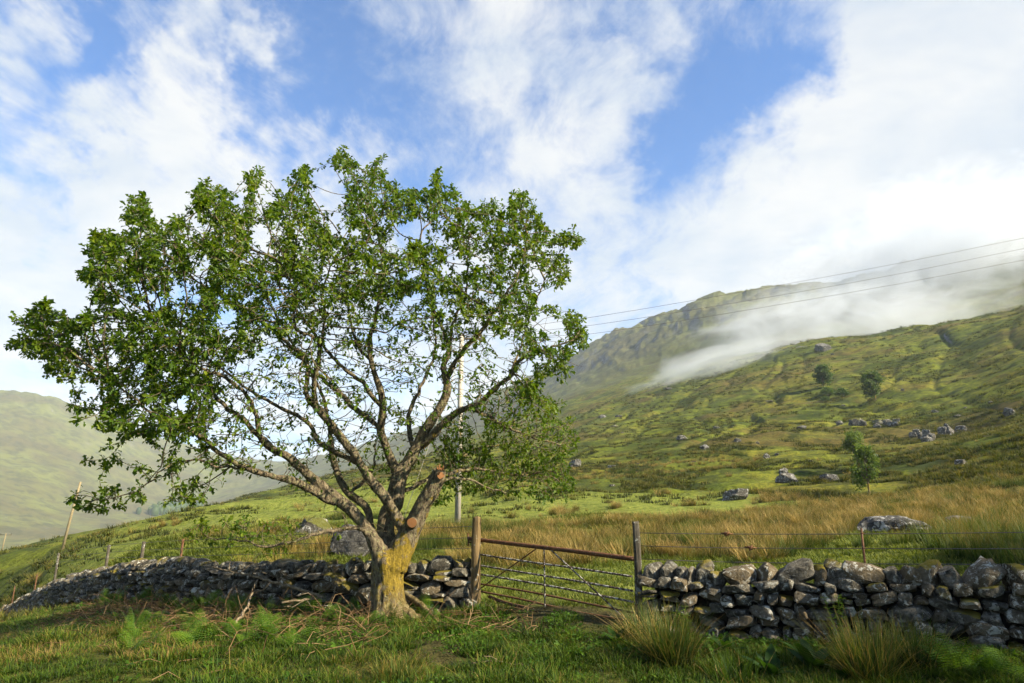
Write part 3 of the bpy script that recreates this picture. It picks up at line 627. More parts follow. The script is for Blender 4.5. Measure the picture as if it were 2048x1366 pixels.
# ================================================================ THE TREE
YT = 9.9
TB = Vector((at(778, 1230, YT).x, YT, 0)); TB.z = H(TB.x, TB.y)
def limb(pts): return np.array([[*(at(px, py, YT+dy)-TB), r*(YT+dy)/FPX*(.84 if r < 10.6 else .84+.16*min(1, (r-10.6)/4))] for px, py, dy, r in pts])
TRUNK = [(780, 1246, 0, 42), (778, 1232, 0, 36), (776, 1212, 0, 31), (774, 1180, 0, 29), (775, 1150, 0, 29.5), (778, 1124, 0, 32), (782, 1110, 0, 26)]
LIMBS = {
 'L0': [(774, 1130, 0, 30), (762, 1106, -.03, 20), (750, 1085, -.07, 14.5), (739, 1064, -.1, 12.5), (719, 1038, -.14, 12), (698, 1015, -.2, 12), (678, 1000, -.25, 13)],
 'R0': [(784, 1128, 0, 30), (800, 1102, 0, 24), (813, 1080, 0, 21.5), (822, 1060, 0, 20), (834, 1036, -.02, 17), (847, 1008, -.04, 16), (863, 982, -.06, 15.5), (875, 956, -.08, 15), (879, 940, -.1, 13)],
 'A1': [(682, 1003, -.25, 12), (660, 984, -.32, 11.5), (647, 974, -.36, 11), (624, 956, -.45, 10.5), (601, 936, -.55, 10), (575, 913, -.65, 9.5), (551, 902, -.75, 8.5), (522, 878, -.9, 7.5)],
 'A1a': [(522, 878, -.9, 6), (513, 840, -1.0, 5.5), (507, 811, -1.1, 5), (490, 787, -1.25, 4.5), (449, 755, -1.4, 4), (400, 735, -1.6, 3), (350, 700, -1.7, 2)],
 'A1b': [(522, 878, -.9, 6), (493, 843, -.8, 5.5), (455, 817, -.75, 5), (428, 787, -.7, 4.5), (405, 755, -.6, 4), (381, 738, -.5, 3.5), (320, 690, -.4, 2.6), (260, 640, -.3, 2)],
 'A2': [(680, 1003, -.25, 12), (660, 1000, -.3, 10.5), (637, 988, -.4, 9.5), (611, 974, -.5, 9), (586, 961, -.65, 8.5), (551, 954, -.8, 7.5), (507, 940, -1.0, 6.5), (449, 913, -1.2, 5.5), (405, 875, -1.4, 5), (370, 855, -1.5, 4.2), (332, 849, -1.6, 3.6), (308, 831, -1.7, 3), (270, 800, -1.8, 2.4), (200, 745, -1.9, 1.8)],
 'A3': [(507, 940, -1.0, 3.5), (470, 935, -1.05, 3), (434, 932, -1.2, 2.6), (390, 918, -1.4, 2.4), (340, 931, -1.6, 2.2), (317, 945, -1.7, 2), (297, 966, -1.8, 1.8), (259, 988, -1.9, 1.5), (205, 1001, -2.0, 1.2)],
 'B': [(768, 1118, .12, 13), (752, 1088, .22, 10.5), (741, 1054, .32, 9.5), (737, 1023, .4, 9), (719, 1002, .5, 9), (698, 987, .55, 8.5), (680, 959, .65, 8), (670, 933, .7, 7.5), (665, 908, .75, 6.5), (661, 870, .8, 5.5), (655, 830, .9, 4.5), (640, 780, 1.0, 3.6), (610, 730, 1.1, 2.8), (560, 680, 1.3, 2)],
 'B2': [(698, 987, .55, 4.5), (735, 955, .7, 3.5), (748, 925, .9, 2.5), (752, 880, 1.2, 2)],
 'C': [(818, 1064, 0, 15), (806, 1051, -.02, 12.5), (791, 1031, -.06, 12), (775, 1002, -.12, 11.8), (755, 977, -.18, 11.2), (734, 949, -.24, 10.8), (714, 915, -.34, 10.2), (687, 881, -.45, 9.6), (664, 852, -.55, 9), (640, 822, -.62, 8.5), (630, 811, -.65, 7.5)],
 'C1': [(632, 812, -.65, 6.5), (628, 776, -.75, 6), (635, 732, -.85, 5.5), (640, 690, -.95, 5), (624, 672, -1.05, 4.2), (597, 661, -1.15, 3.8), (588, 640, -1.25, 3.2), (591, 600, -1.35, 2.6), (570, 540, -1.5, 2)],
 'C1b': [(640, 690, -.95, 3.5), (650, 640, -1.0, 3), (645, 590, -1.1, 2.5), (660, 530, -1.2, 2)],
 'C2': [(630, 812, -.65, 6.5), (616, 797, -.6, 6), (613, 764, -.55, 5.6), (617, 735, -.5, 5.2), (605, 708, -.45, 5), (582, 691, -.45, 4.6), (556, 670, -.4, 4.2), (529, 647, -.4, 3.8), (500, 629, -.3, 3.4), (455, 600, -.3, 2.8), (390, 560, -.3, 2.2), (330, 520, -.3, 1.8)],
 'C3': [(720, 926, -.32, 7), (700, 918, -.3, 6.5), (676, 907, -.2, 6), (646, 890, -.1, 5.6), (629, 872, 0, 5.2), (622, 849, .05, 5), (588, 828, .1, 4.6), (564, 818, .15, 4.2), (529, 796, .2, 3.8), (500, 782, .3, 3.4), (440, 735, .4, 2.8), (370, 680, .5, 2.2), (300, 610, .6, 1.8)],
 'D': [(784, 1122, .1, 20), (774, 1088, .15, 18), (771, 1062, .2, 16.5), (776, 1028, .25, 15.5), (788, 1008, .3, 16.5), (793, 985, .32, 16.5), (797, 958, .35, 15.5), (806, 940, .37, 14), (816, 925, .4, 13.5), (832, 898, .45, 13)],
 'D1': [(797, 962, .34, 11), (789, 935, .32, 10.5), (780, 915, .3, 10), (769, 887, .25, 9.5), (761, 858, .2, 9), (766, 822, .15, 8.5), (763, 787, .1, 8), (752, 758, .05, 7.2), (743, 723, 0, 6.5), (740, 682, 0, 5.8), (749, 641, 0, 5), (757, 606, 0, 4.2), (765, 550, 0, 3.2), (760, 490, .1, 2.4), (740, 420, .1, 1.8)],
 'D1a': [(761, 858, .2, 6.5), (734, 834, .3, 6), (705, 814, .4, 5.6), (682, 787, .5, 5.2), (646, 758, .6, 4.6), (605, 720, .7, 3.8), (570, 660, .8, 3), (530, 590, .9, 2.2)],
 'D1b': [(763, 812, .12, 5.5), (734, 781, 0, 5.2), (728, 764, -.05, 5), (690, 740, -.15, 4.6), (670, 717, -.2, 4.2), (643, 688, -.3, 3.6), (610, 640, -.4, 2.8), (560, 580, -.5, 2.2)],
 'D1c': [(743, 723, 0, 4), (715, 690, .2, 3.2), (700, 640, .4, 2.8), (690, 570, .6, 2.2), (690, 500, .7, 1.8)],
 'D2a': [(832, 898, .45, 12), (841, 875, .45, 11.5), (864, 840, .45, 11), (885, 808, .45, 10.2), (895, 781, .45, 9.5), (892, 757, .45, 8)],
 'D2a1': [(892, 757, .45, 6.5), (886, 732, .5, 6), (899, 702, .55, 5.4), (888, 664, .6, 4.6), (866, 615, .7, 3.8), (850, 550, .8, 2.8), (840, 480, .8, 2)],
 'D2a2': [(892, 760, .45, 7), (903, 738, .35, 6.4), (917, 714, .3, 6), (938, 688, .2, 5.6), (964, 661, .1, 5), (981, 632, 0, 4.4), (1005, 600, -.1, 3.6), (1040, 540, -.2, 2.6), (1055, 470, -.2, 1.9)],
 'D2a3': [(899, 702, .55, 4), (905, 650, .4, 3.4), (930, 590, .3, 2.8), (935, 520, .2, 2.2), (920, 450, .2, 1.8)],
 'D2b': [(836, 896, .45, 9.5), (853, 884, .4, 9), (882, 852, .35, 8.4), (917, 823, .3, 7.8), (958, 808, .2, 7), (987, 779, .15, 6), (1017, 755, .1, 5.2), (1043, 717, .05, 4.2), (1081, 706, 0, 3.2), (1107, 694, 0, 2.6), (1145, 680, 0, 1.8)],
 'D2b1': [(1017, 755, .1, 3.4), (1040, 700, .4, 2.6), (1060, 630, .6, 2), (1090, 560, .8, 1.6)],
 'D2c': [(940, 814, .25, 4.5), (965, 826, .4, 4.2), (999, 846, .7, 3.6), (1034, 864, 1.0, 3), (1078, 878, 1.3, 2.2), (1120, 890, 1.5, 1.6)],
 'D2d': [(830, 900, .45, 7), (822, 880, .6, 6), (818, 858, .7, 5.5), (820, 823, .8, 5), (835, 787, .9, 4.2), (850, 755, 1.0, 3.4), (870, 700, 1.2, 2.6), (865, 620, 1.4, 2)],
 'E1': [(872, 962, -.08, 5), (891, 951, .05, 4.4), (919, 941, .2, 4), (957, 937, .5, 3.4), (990, 943, .8, 2.8), (1030, 950, 1.0, 2.4), (1075, 945, 1.2, 1.8)],
 'E2': [(870, 966, -.08, 4), (897, 957, .0, 3.6), (930, 957, .1, 3), (965, 970, .3, 2.2), (1010, 985, .5, 1.7)],
 'E3': [(800, 984, .32, 5.5), (830, 972, .5, 5), (857, 956, .7, 4.5), (900, 930, 1.0, 3.6), (950, 900, 1.3, 2.8), (1010, 890, 1.6, 2)],
 'F': [(742, 1072, -.1, 6.5), (719, 1059, -.25, 5.2), (688, 1059, -.45, 4.6), (650, 1065, -.65, 4), (611, 1074, -.85, 3.5), (573, 1087, -1.0, 3), (530, 1092, -1.1, 2.3), (480, 1080, -1.15, 1.8), (430, 1078, -1.2, 1.4)],
}
def inside(poly, x, y):
    c = np.zeros(len(x), bool); n = len(poly); j = n-1
    for i in range(n):
        (xi, yi), (xj, yj) = poly[i], poly[j]
        c ^= ((yi > y) != (yj > y)) & (x < (xj-xi)*(y-yi)/(yj-yi+1e-9)+xi); j = i
    return c
CROWN = [(18, 690), (22, 655), (45, 615), (80, 622), (110, 610), (150, 640), (195, 615), (185, 570), (150, 548), (185, 535), (178, 490), (205, 470), (245, 478), (262, 455), (248, 425), (282, 392), (305, 425), (315, 458), (352, 440), (372, 445), (395, 365), (425, 370), (455, 385), (470, 430), (492, 420), (500, 372), (488, 340), (520, 350), (555, 372), (590, 345), (615, 330), (640, 395), (668, 405), (700, 390), (690, 330), (670, 300), (690, 298), (722, 338), (755, 315), (785, 372), (820, 380), (855, 385), (872, 343), (890, 385), (912, 370), (925, 410), (960, 405), (988, 398), (1000, 440), (1018, 430), (1025, 380), (1060, 400), (1080, 440), (1110, 470), (1135, 455), (1165, 478), (1130, 530), (1140, 560), (1115, 590), (1105, 640), (1120, 660), (1140, 625), (1162, 640), (1180, 690), (1130, 715), (1110, 745), (1060, 740), (1090, 780), (1110, 800), (1118, 850), (1155, 880), (1130, 930), (1165, 985), (1110, 1003), (1050, 995), (980, 985), (915, 985), (885, 960), (860, 905), (930, 850), (960, 790),
         (880, 770), (780, 745), (700, 760), (600, 800), (560, 850), (480, 880), (440, 830), (400, 900), (330, 868), (270, 880), (210, 855), (150, 838), (135, 800), (170, 770), (110, 742), (75, 738), (40, 705)]
SPARSE = [(430, 840), (490, 720), (590, 660), (690, 610), (800, 590), (900, 600), (1010, 670), (1060, 740), (960, 800), (930, 850), (860, 905), (820, 960), (700, 940), (600, 930), (480, 960), (420, 900)]
SPRAYS = [((300, 940), (165, 60), 34), ((200, 1000), (75, 28), 42), ((375, 985), (40, 22), 18), ((480, 1065), (115, 38), 120), ((380, 905), (90, 40), 16), ((560, 1060), (40, 30), 12), ((1095, 890), (65, 100), 75), ((1000, 930), (120, 70), 110), ((910, 905), (60, 40), 35), ((860, 990), (45, 20), 10), ((1120, 745), (30, 15), 10),
          ((280, 425), (28, 34), 30), ((222, 485), (36, 22), 26), ((172, 545), (24, 12), 14), ((412, 395), (26, 30), 30), ((518, 362), (26, 22), 26), ((608, 358), (16, 28), 22), ((688, 322), (16, 28), 26), ((755, 345), (20, 28), 24), ((872, 360), (10, 18), 12), ((1042, 405), (20, 28), 26), ((1140, 480), (25, 22), 24), ((1152, 655), (24, 34), 28), ((62, 640), (36, 26), 30), ((42, 690), (28, 14), 18), ((985, 415), (12, 20), 12)]
def grow_tree():
    g = np.random.default_rng(21)
    # ---- where leaves hang: points spread through the crown's volume
    xs = g.uniform(10, 1190, 60000); ys = g.uniform(290, 1010, 60000)
    ins = inside(CROWN, xs, ys); spa = inside(SPARSE, xs, ys)
    clump = n2(xs/70+4, ys/70) + .6*n2(xs/32, ys/32+9)
    keep = (ins & ~(spa & (g.random(60000) > .36)) & (clump > -.30)) | (spa & ~ins & (g.random(60000) < .22))
    xs, ys = xs[keep][:8500], ys[keep][:8500]
    for (cx, cy_), (rx, ry), n in SPRAYS:
        a = g.uniform(0, 2*np.pi, n); q = np.sqrt(g.random(n)); xs = np.append(xs, cx+rx*q*np.cos(a)); ys = np.append(ys, cy_+ry*q*np.sin(a))
    u = (xs-600)/620; v = (ys-720)/440
    T = 2.3*np.sqrt(np.clip(1-u*u-v*v*.8, .06, 1))
    cen = np.interp(xs, [0, 300, 600, 800, 1000, 1200], [-1.3, -1.0, -.3, .15, .25, .2]) + np.where(ys > 830, np.interp(xs, [0, 500, 700, 950, 1100], [-.6, -.4, 0, .7, 1.0]), 0)
    T = np.where((ys > 860), np.minimum(T, .7), T); T = np.where((ys > 1010) & (xs < 700), .25, T); cen = np.where((ys > 1010) & (xs < 700), -1.1, cen)
    dy = cen + g.uniform(-1, 1, len(xs))*T
    att = np.array([tuple(at(a, b, YT+c)-TB) for a, b, c in zip(xs, ys, dy)])
    # ---- skeleton: traced limbs first
    pos, par, rad, src = [], [], [], []
    for k, pts in LIMBS.items():
        S = spline(limb(pts), .10)
        if pos:                                      # join to the nearest node already there
            d = np.linalg.norm(np.array(pos)-S[0, :3], axis=1); p0 = int(d.argmin())
        else: p0 = -1
        for i, s in enumerate(S):
            pos.append(s[:3]); par.append(p0 if i == 0 else len(pos)-2); rad.append(s[3]); src.append(k)
    n0 = len(pos)
    P = np.zeros((60000, 3)); P[:n0] = pos; PAR = np.full(60000, -1); PAR[:n0] = par; n = n0
    d = np.full(len(att), 1e9); near = np.zeros(len(att), int)
    ok_nodes = np.array([i for i in range(n0) if rad[i] < .085])
    for i0 in range(0, len(ok_nodes), 200):
        ii = ok_nodes[i0:i0+200]; dd = np.linalg.norm(att[:, None]-P[ii][None], axis=-1); m = dd.argmin(1); dm = dd[np.arange(len(att)), m]
        b = dm < d; d[b] = dm[b]; near[b] = ii[m[b]]
    alive = np.ones(len(att), bool); STEP, KILL = .10, .10
    for it in range(140):
        act = alive & (d < 2.5)
        if not act.any() or n > 55000: break
        nodes, inv = np.unique(near[act], return_inverse=True)
        dirs = att[act]-P[near[act]]; dirs /= np.linalg.norm(dirs, axis=1)[:, None]+1e-9
        acc = np.zeros((len(nodes), 3)); np.add.at(acc, inv, dirs)
        acc /= np.linalg.norm(acc, axis=1)[:, None]+1e-9
        gp_ = P[nodes]-P[np.maximum(PAR[nodes], 0)]; gp_ /= np.linalg.norm(gp_, axis=1)[:, None]+1e-6
        acc = acc*.8 + .25*gp_ + g.normal(size=acc.shape)*.22; acc /= np.linalg.norm(acc, axis=1)[:, None]+1e-9
        new = P[nodes]+acc*STEP; m = len(new); P[n:n+m] = new; PAR[n:n+m] = nodes; idx = np.arange(n, n+m); n += m
        ai = np.nonzero(alive)[0]
        dd = np.linalg.norm(att[ai][:, None]-new[None], axis=-1); mm = dd.argmin(1); dm = dd[np.arange(len(ai)), mm]
        b = dm < d[ai]; d[ai[b]] = dm[b]; near[ai[b]] = idx[mm[b]]
        alive &= d > KILL
    P = P[:n]; PAR = PAR[:n]
    kids = [[] for _ in range(n)]
    for i in range(n):
        if PAR[i] >= 0: kids[PAR[i]].append(i)
    # pipe model from the tips inwards
    E = 2.35; area = np.zeros(n); order = []
    stack = [i for i in range(n) if PAR[i] < 0]
    while stack:
        i = stack.pop(); order.append(i); stack.extend(kids[i])
    for i in reversed(order):
        if not kids[i]: area[i] = .0034**E
        if PAR[i] >= 0: area[PAR[i]] += area[i]
    RAD = np.minimum(area**(1/E), .05)
    return P, PAR, kids, RAD, np.array(rad), src, n0, order, att

def bark_b(t):
    g = t.add('ShaderNodeNewGeometry'); P = g.outputs['Position']; O = t.add('ShaderNodeTexCoord').outputs['Object']
    Ps = t.mapping(O, scale=(1, 1, .28)); ridge = t.noise(Ps, 26, 6, .7, .6); a = t.noise(O, 9, 5, .65); sp_ = t.noise(O, 42, 4, .7)
    col = t.mix(t.ss(ridge, .32, .66), (.024, .018, .011), (.24, .185, .112))
    l = t.ss(t.noise(O, 15, 6, .72, .8), .52, .60)
    col = t.mix(t.math('MULTIPLY', l, .72), col, (.27, .25, .12))
    col = t.mix(t.ss(sp_, .63, .68, 0, .8), col, (.36, .36, .28))
    z = t.add('ShaderNodeSeparateXYZ'); t.link(O, z.inputs[0])
    # yellow moss on the lower trunk, thickest on its right-hand front
    side = t.math('SUBTRACT', t.math('MULTIPLY', t.math('ADD', z.outputs[0], .0), 2.2), t.math('MULTIPLY', z.outputs[1], .9))
    m = t.math('ADD', t.math('ADD', t.ss(z.outputs[2], 1.15, .80, -.1, .30), t.ss(side, -.30, .35, -.22, .16)), t.math('MULTIPLY', t.math('SUBTRACT', a, .5), 1.9))
    m = t.math('MULTIPLY', t.ss(m, .16, .36), t.ss(z.outputs[2], .10, .5, .25, 1.))
    col = t.mix(t.math('MULTIPLY', m, .85), col, t.mix(t.ss(sp_, .3, .7), (.16, .108, .010), (.35, .24, .022)))
    t.link(col, t.bsdf.inputs['Base Color']); bump(t, t.math('ADD', ridge, t.math('MULTIPLY', sp_, .4)), 1., .06)
M_bark = material('lichened_bark', bark_b, .92, .12)
def cut_b(t):
    O = t.add('ShaderNodeTexCoord').outputs['Object']; wv = t.add('ShaderNodeTexWave', wave_type='RINGS', rings_direction='Z')
    t.link(O, wv.inputs[0]); wv.inputs['Scale'].default_value = 34; wv.inputs['Distortion'].default_value = 1.6; wv.inputs['Detail'].default_value = 3
    col = t.mix(t.math('MULTIPLY', wv.outputs[1], .6), (.14, .058, .018), (.30, .145, .055)); t.link(col, t.bsdf.inputs['Base Color'])
M_cut = material('fresh_sawn_wood', cut_b, .8, .2)
def leaf_mat(name, c0, c1, c2, trans):
    m = bpy.data.materials.new(name); m.use_nodes = True; t = NT(m.node_tree); t.n.clear()
    out = t.add('ShaderNodeOutputMaterial'); b = t.add('ShaderNodeBsdfPrincipled'); b.inputs['Roughness'].default_value = .5; b.inputs['Specular IOR Level'].default_value = .25
    va = t.add('ShaderNodeAttribute', attribute_name='var'); oi = t.add('ShaderNodeObjectInfo')
    f = t.math('FRACT', t.math('ADD', va.outputs['Fac'], t.math('MULTIPLY', oi.outputs['Random'], .999)))
    col = t.ramp(f, [(0, c0), (.5, c1), (1, c2)]); t.link(col, b.inputs[0])
    tr = t.add('ShaderNodeBsdfTranslucent'); t.link(t.vmath('MULTIPLY', col, trans), tr.inputs[0])
    mx = t.add('ShaderNodeMixShader'); mx.inputs[0].default_value = .38; t.link(b.outputs[0], mx.inputs[1]); t.link(tr.outputs[0], mx.inputs[2])
    t.link(mx.outputs[0], out.inputs[0]); return m
M_leaf = leaf_mat('oak_leaf', (.018, .042, .003), (.052, .100, .005), (.145, .180, .010), (2.0, 2.0, .9))

LEAF_V = np.array([[0, 0], [0, .42], [0, .72], [0, 1.0], [.17, .20], [.10, .36], [.31, .55], [.14, .68], [.19, .86], [-.17, .20], [-.10, .36], [-.31, .55], [-.14, .68], [-.19, .86]])
LEAF_V = np.c_[LEAF_V, np.abs(LEAF_V[:, 0])*.35 - .18*LEAF_V[:, 1]**2]
_h = [(0, 4, 5), (0, 5, 1), (1, 5, 6), (1, 6, 7), (1, 7, 2), (2, 7, 8), (2, 8, 3)]
LEAF_F = np.array(_h + [(a if a < 4 else a+5, c if c < 4 else c+5, b if b < 4 else b+5) for a, b, c in _h])
LEAF2_V = np.array([[0, 0], [0, .55], [0, 1.0], [.20, .24], [.11, .44], [.31, .64], [-.20, .24], [-.11, .44], [-.31, .64]])
LEAF2_V = np.c_[LEAF2_V, np.abs(LEAF2_V[:, 0])*.4 - .2*LEAF2_V[:, 1]**2]
_h = [(0, 3, 4), (0, 4, 1), (1, 4, 5), (1, 5, 2)]
LEAF2_F = np.array(_h + [(a if a < 3 else a+3, c if c < 3 else c+3, b if b < 3 else b+3) for a, b, c in _h])
def leaf_frames(org, dirv, up, size, shape=None):
    """many leaves at once -> vertices (n,14,3)"""
    y = dirv/np.linalg.norm(dirv, axis=1)[:, None]; x = np.cross(y, up); x /= np.linalg.norm(x, axis=1)[:, None]+1e-9; z = np.cross(x, y)
    L = (LEAF_V if shape is None else shape)[None]*size[:, None, None]
    return org[:, None] + L[..., :1]*x[:, None] + L[..., 1:2]*y[:, None] + L[..., 2:3]*z[:, None]

def proj(v):
    q = Vector(v)+TB-Vector((0, 0, EYE)); c, s = math.cos(PITCH), math.sin(PITCH); d = q.y*c+q.z*s; return 1024+q.x/d*FPX, 683-(q.z*c-q.y*s)/d*FPX
def build_tree():
    g = np.random.default_rng(8)
    P, PAR, kids, RAD, trad, src, n0, order, att = grow_tree()
    root = empty('oak_tree', tuple(TB))
    tag(root, 'spreading many-stemmed green oak with a mossy yellow trunk beside the gate', 'tree')
    # trunk and heavy limbs fused into one body
    a = Acc(); S = spline(limb(TRUNK), .04); V, q, t3 = tube(S[:, :3], S[:, 3], 28); a.add(V, q, t3)
    for k, pts in LIMBS.items():
        L = spline(limb(pts), .05); thick = L[:, 3] > .034
        if thick.sum() < 3: continue
        e = np.nonzero(thick)[0].max()+2; L = L[:e]; V, q, t3 = tube(L[:, :3], L[:, 3]*1.02, 16); a.add(V, q, t3)
    # root flare and the sawn stub
    for an, ln, r in [(-.3, .50, .12), (-1.1, .36, .11), (-2.2, .34, .11), (2.6, .42, .11), (.6, .42, .11), (1.6, .4, .1)]:
        dv = np.array([math.cos(an), math.sin(an), 0]); pts = [np.array([0, 0, .26])+dv*.07, np.array([0, 0, .10])+dv*.19, np.array([0, 0, .0])+dv*(ln*.8), np.array([0, 0, -.10])+dv*ln*1.05]
        V, q, t3 = tube(spline(pts, .05), np.linspace(r*.85, r*.38, len(spline(pts, .05))), 12); a.add(V, q, t3)
    stub0 = np.array(tuple(at(824, 1050, YT)-TB)); stub1 = np.array(tuple(at(824, 1045.5, YT-.21)-TB))
    V, q, t3 = tube(np.array([stub0, (stub0+stub1)/2, stub1]), [.085, .072, .070], 14); a.add(V, q, t3)
    me0 = a.mesh('trunk_raw', M_bark)
    tmp = bpy.data.objects.new('trunk_raw', me0); COL.objects.link(tmp)
    md = tmp.modifiers.new('r', 'REMESH'); md.mode = 'VOXEL'; md.voxel_size = .016; md.use_smooth_shade = True
    sm = tmp.modifiers.new('s', 'SMOOTH'); sm.iterations = 3; sm.factor = .5
    dg = bpy.context.evaluated_depsgraph_get(); ev = tmp.evaluated_get(dg); me = bpy.data.meshes.new_from_object(ev)
    bpy.data.objects.remove(tmp)
    n = len(me.vertices); co = np.empty(n*3); no = np.empty(n*3); me.vertices.foreach_get('co', co); me.vertices.foreach_get('normal', no); co = co.reshape(-1, 3); no = no.reshape(-1, 3)
    amp = .012 + .018*sst(1.3, .3, co[:, 2])
    dsp = n3(co*np.array([9, 9, 3.2])) + .6*n3(co*np.array([20, 20, 6])+7) + .9*n3(co*3.1+3)
    co += no*(dsp*amp)[:, None]; me.vertices.foreach_set('co', co.astype(np.float32).ravel()); me.update()
    me.polygons.foreach_set('use_smooth', np.ones(len(me.polygons), bool)); me.name = 'trunk'
    me.materials.clear(); me.materials.append(M_bark)
    trunk = obj('trunk', me, root)
    def cut(c, nrm, r):
        nrm = Vector(nrm).normalized(); an = np.arange(18)*2*np.pi/18; rr = r*(1+.05*np.cos(an*2+1)+.04*np.sin(an*3))
        V = np.concatenate([np.stack([np.cos(an)*rr*1.02, np.sin(an)*rr*1.02, np.full(18, -.02)], -1), np.stack([np.cos(an)*rr, np.sin(an)*rr, np.zeros(18)], -1), [[0, 0, .002]]]); j = np.arange(18); k = (j+1) % 18
        o = obj('saw_cut', mesh('saw_cut', V, [np.stack([j, k, 18+k, 18+j], -1), np.stack([np.full(18, 36), 18+j, 18+k], -1)], False, [M_cut]), trunk, tuple(c))
        o.rotation_euler = nrm.to_track_quat('Z', 'Y').to_euler(); o['label'] = 'orange freshly sawn branch end'
    cut(stub1+np.array([0, -.008, .0]), (.10, -1, -.04), .064)
    e = np.array(tuple(at(881, 951, YT-.20)-TB)); s0 = np.array(tuple(at(876, 957, YT-.06)-TB))
    V, q, t3 = tube(np.array([s0, (s0+e)/2, e]), [.07, .06, .055], 12); obj('stub', mesh('stub', V, [q, t3], True, [M_bark]), root)
    cut(e+np.array([.004, -.006, 0]), (.45, -1, .1), .052)
    e2 = np.array(tuple(at(881, 938, YT-.12)-TB)); cut(e2, (.3, -.45, 1), .05)
    # splintered top
    a = Acc()
    for k in range(5):
        b = np.array(tuple(at(880+g.uniform(-7, 7), 942, YT-.1+g.uniform(-.05, .05))-TB)); V, q, t3 = tube(np.array([b, b+np.array([g.uniform(-.02, .05), 0, g.uniform(.06, .12)])]), [.014, .002], 5); a.add(V, q, t3)
    obj('splinter', a.mesh('splinter', M_cut), trunk)
    # each traced limb beyond the fused part
    for k, pts in LIMBS.items():
        L = spline(limb(pts), .07); thin = np.nonzero(L[:, 3] <= .036)[0]
        if not len(thin) or thin[0] > len(L)-3: continue
        L = L[max(0, thin[0]-3):]; jt = g.normal(size=(len(L), 3))*.006; jt[:2] = 0
        wob = np.stack([n2(np.arange(len(L))*.35+sum(map(ord, k)) % 97, np.full(len(L), i*7.3)) for i in range(3)], -1)*.03; wob[0] = 0
        V, q, t3 = tube(L[:, :3]+jt+wob*0.6, np.maximum(L[:, 3]*(1+.06*g.normal(size=len(L))), .004), 9); obj('limb', mesh('limb', V, [q, t3], True, [M_bark]), root)
    # twigs grown from the limbs
    a = Acc(); used = np.zeros(len(P), bool)
    depth = np.zeros(len(P), int)
    for i in reversed(order): depth[i] = 1+max([depth[c] for c in kids[i]], default=0)
    tips = []
    for i in order:
        if i < n0: starts = [c for c in kids[i] if c >= n0]
        else:
            ks = sorted(kids[i], key=lambda c: -depth[c]); starts = ks[1:]
        for c in starts:
            ch = [i, c]; 
            while kids[ch[-1]]: ch.append(max(kids[ch[-1]], key=lambda m: depth[m]))
            tips.append(ch)
            rr = RAD[ch].copy(); rr[0] = rr[1]
            pts = P[ch].copy()
            if len(pts) > 3: pts[1:-1] = (pts[:-2]+2*pts[1:-1]+pts[2:])/4
            V, q, t3 = tube(pts, rr, 5 if rr[0] > .008 else 4, cap=False); a.add(V, q)
    # a few bare dead twigs poking out of the limbs
    cand = [i for i in range(n0) if .012 < trad[i] < .07]
    for i in g.choice(cand, 420):
        d0 = g.normal(size=3); d0[2] = abs(d0[2])*.6+.1; d0 /= np.linalg.norm(d0); ln = g.uniform(.2, .75); m = 6; pts = [P[i]]
        for s_ in range(m): d0 = d0+g.normal(size=3)*.28; d0 /= np.linalg.norm(d0); pts.append(pts[-1]+d0*ln/m)
        V, q, t3 = tube(np.array(pts), np.linspace(.0065, .002, m+1), 4, cap=False); a.add(V, q)
    tw = obj('twigs', a.mesh('twigs', M_bark), root); tw['kind'] = 'stuff'
    # ---- leaves in rosettes at the twig ends and along the last few steps
    O, Dv, Sz = [], [], []
    for ch in tips:
        pts = P[ch]; n = len(ch)
        qx, qy = proj(pts[-1])
        lush = 1.-.74*sst(560, 770, qy)*sst(330, 520, qx)*(1-sst(1000, 1080, qx))*(1-sst(800, 860, qy)*sst(840, 900, qx))
        if qx > 840 and qy > 790: lush *= .62
        lush *= np.clip(1+.5*n2(qx/55+2, qy/55), .5, 1.4)
        for back in range(min(n-1, 7)):
            i = n-1-back; d0 = pts[i]-pts[i-1]; d0 /= np.linalg.norm(d0)+1e-9
            k = int(round((g.uniform(11, 17) if back == 0 else g.uniform(1.5, 5))*lush))
            if k < 1: continue
            dv = d0*(.45 if back == 0 else .25) + g.normal(size=(k, 3))*.75 + np.array([0, 0, -.12]); dv /= np.linalg.norm(dv, axis=1)[:, None]
            O.append(pts[i] + dv*.012 + d0*g.uniform(-.05, .03, (k, 1))); Dv.append(dv); Sz.append(g.uniform(.046, .092, k)*(1. if back == 0 else .92))
    for i in g.choice(cand, 260):                    # small epicormic tufts along the limbs
        k = 4; dv = g.normal(size=(k, 3)); dv /= np.linalg.norm(dv, axis=1)[:, None]; O.append(P[i]+dv*.06); Dv.append(dv); Sz.append(g.uniform(.05, .08, k))
    O = np.concatenate(O); Dv = np.concatenate(Dv); Sz = np.concatenate(Sz)
    up = np.array([0, 0, 1.]) + g.normal(size=(len(O), 3))*.45
    LV = leaf_frames(O, Dv, up, Sz, LEAF2_V)
    var = np.clip(.45 + .22*n3(O*.9+5) + g.normal(size=len(O))*.16, .02, .97)
    crown = empty('crown', (0, 0, 0)); crown.parent = root
    cd = np.linalg.norm(O + np.array(TB) - np.array([0, 0, EYE]), axis=1)/Sz
    near = np.argsort(cd)[:300]; rest = np.setdiff1d(np.arange(len(O)), near)
    V = LV[rest].reshape(-1, 3); F = (LEAF2_F[None] + (np.arange(len(rest))*9)[:, None, None]).reshape(-1, 3)
    fo = obj('foliage', mesh('foliage', V, F, False, [M_leaf], {'var': np.repeat(var[rest], 9)}), crown); fo['kind'] = 'stuff'
    lme = mesh('leaf', LEAF_V, LEAF_F, False, [M_leaf], {'var': np.full(14, .0)})
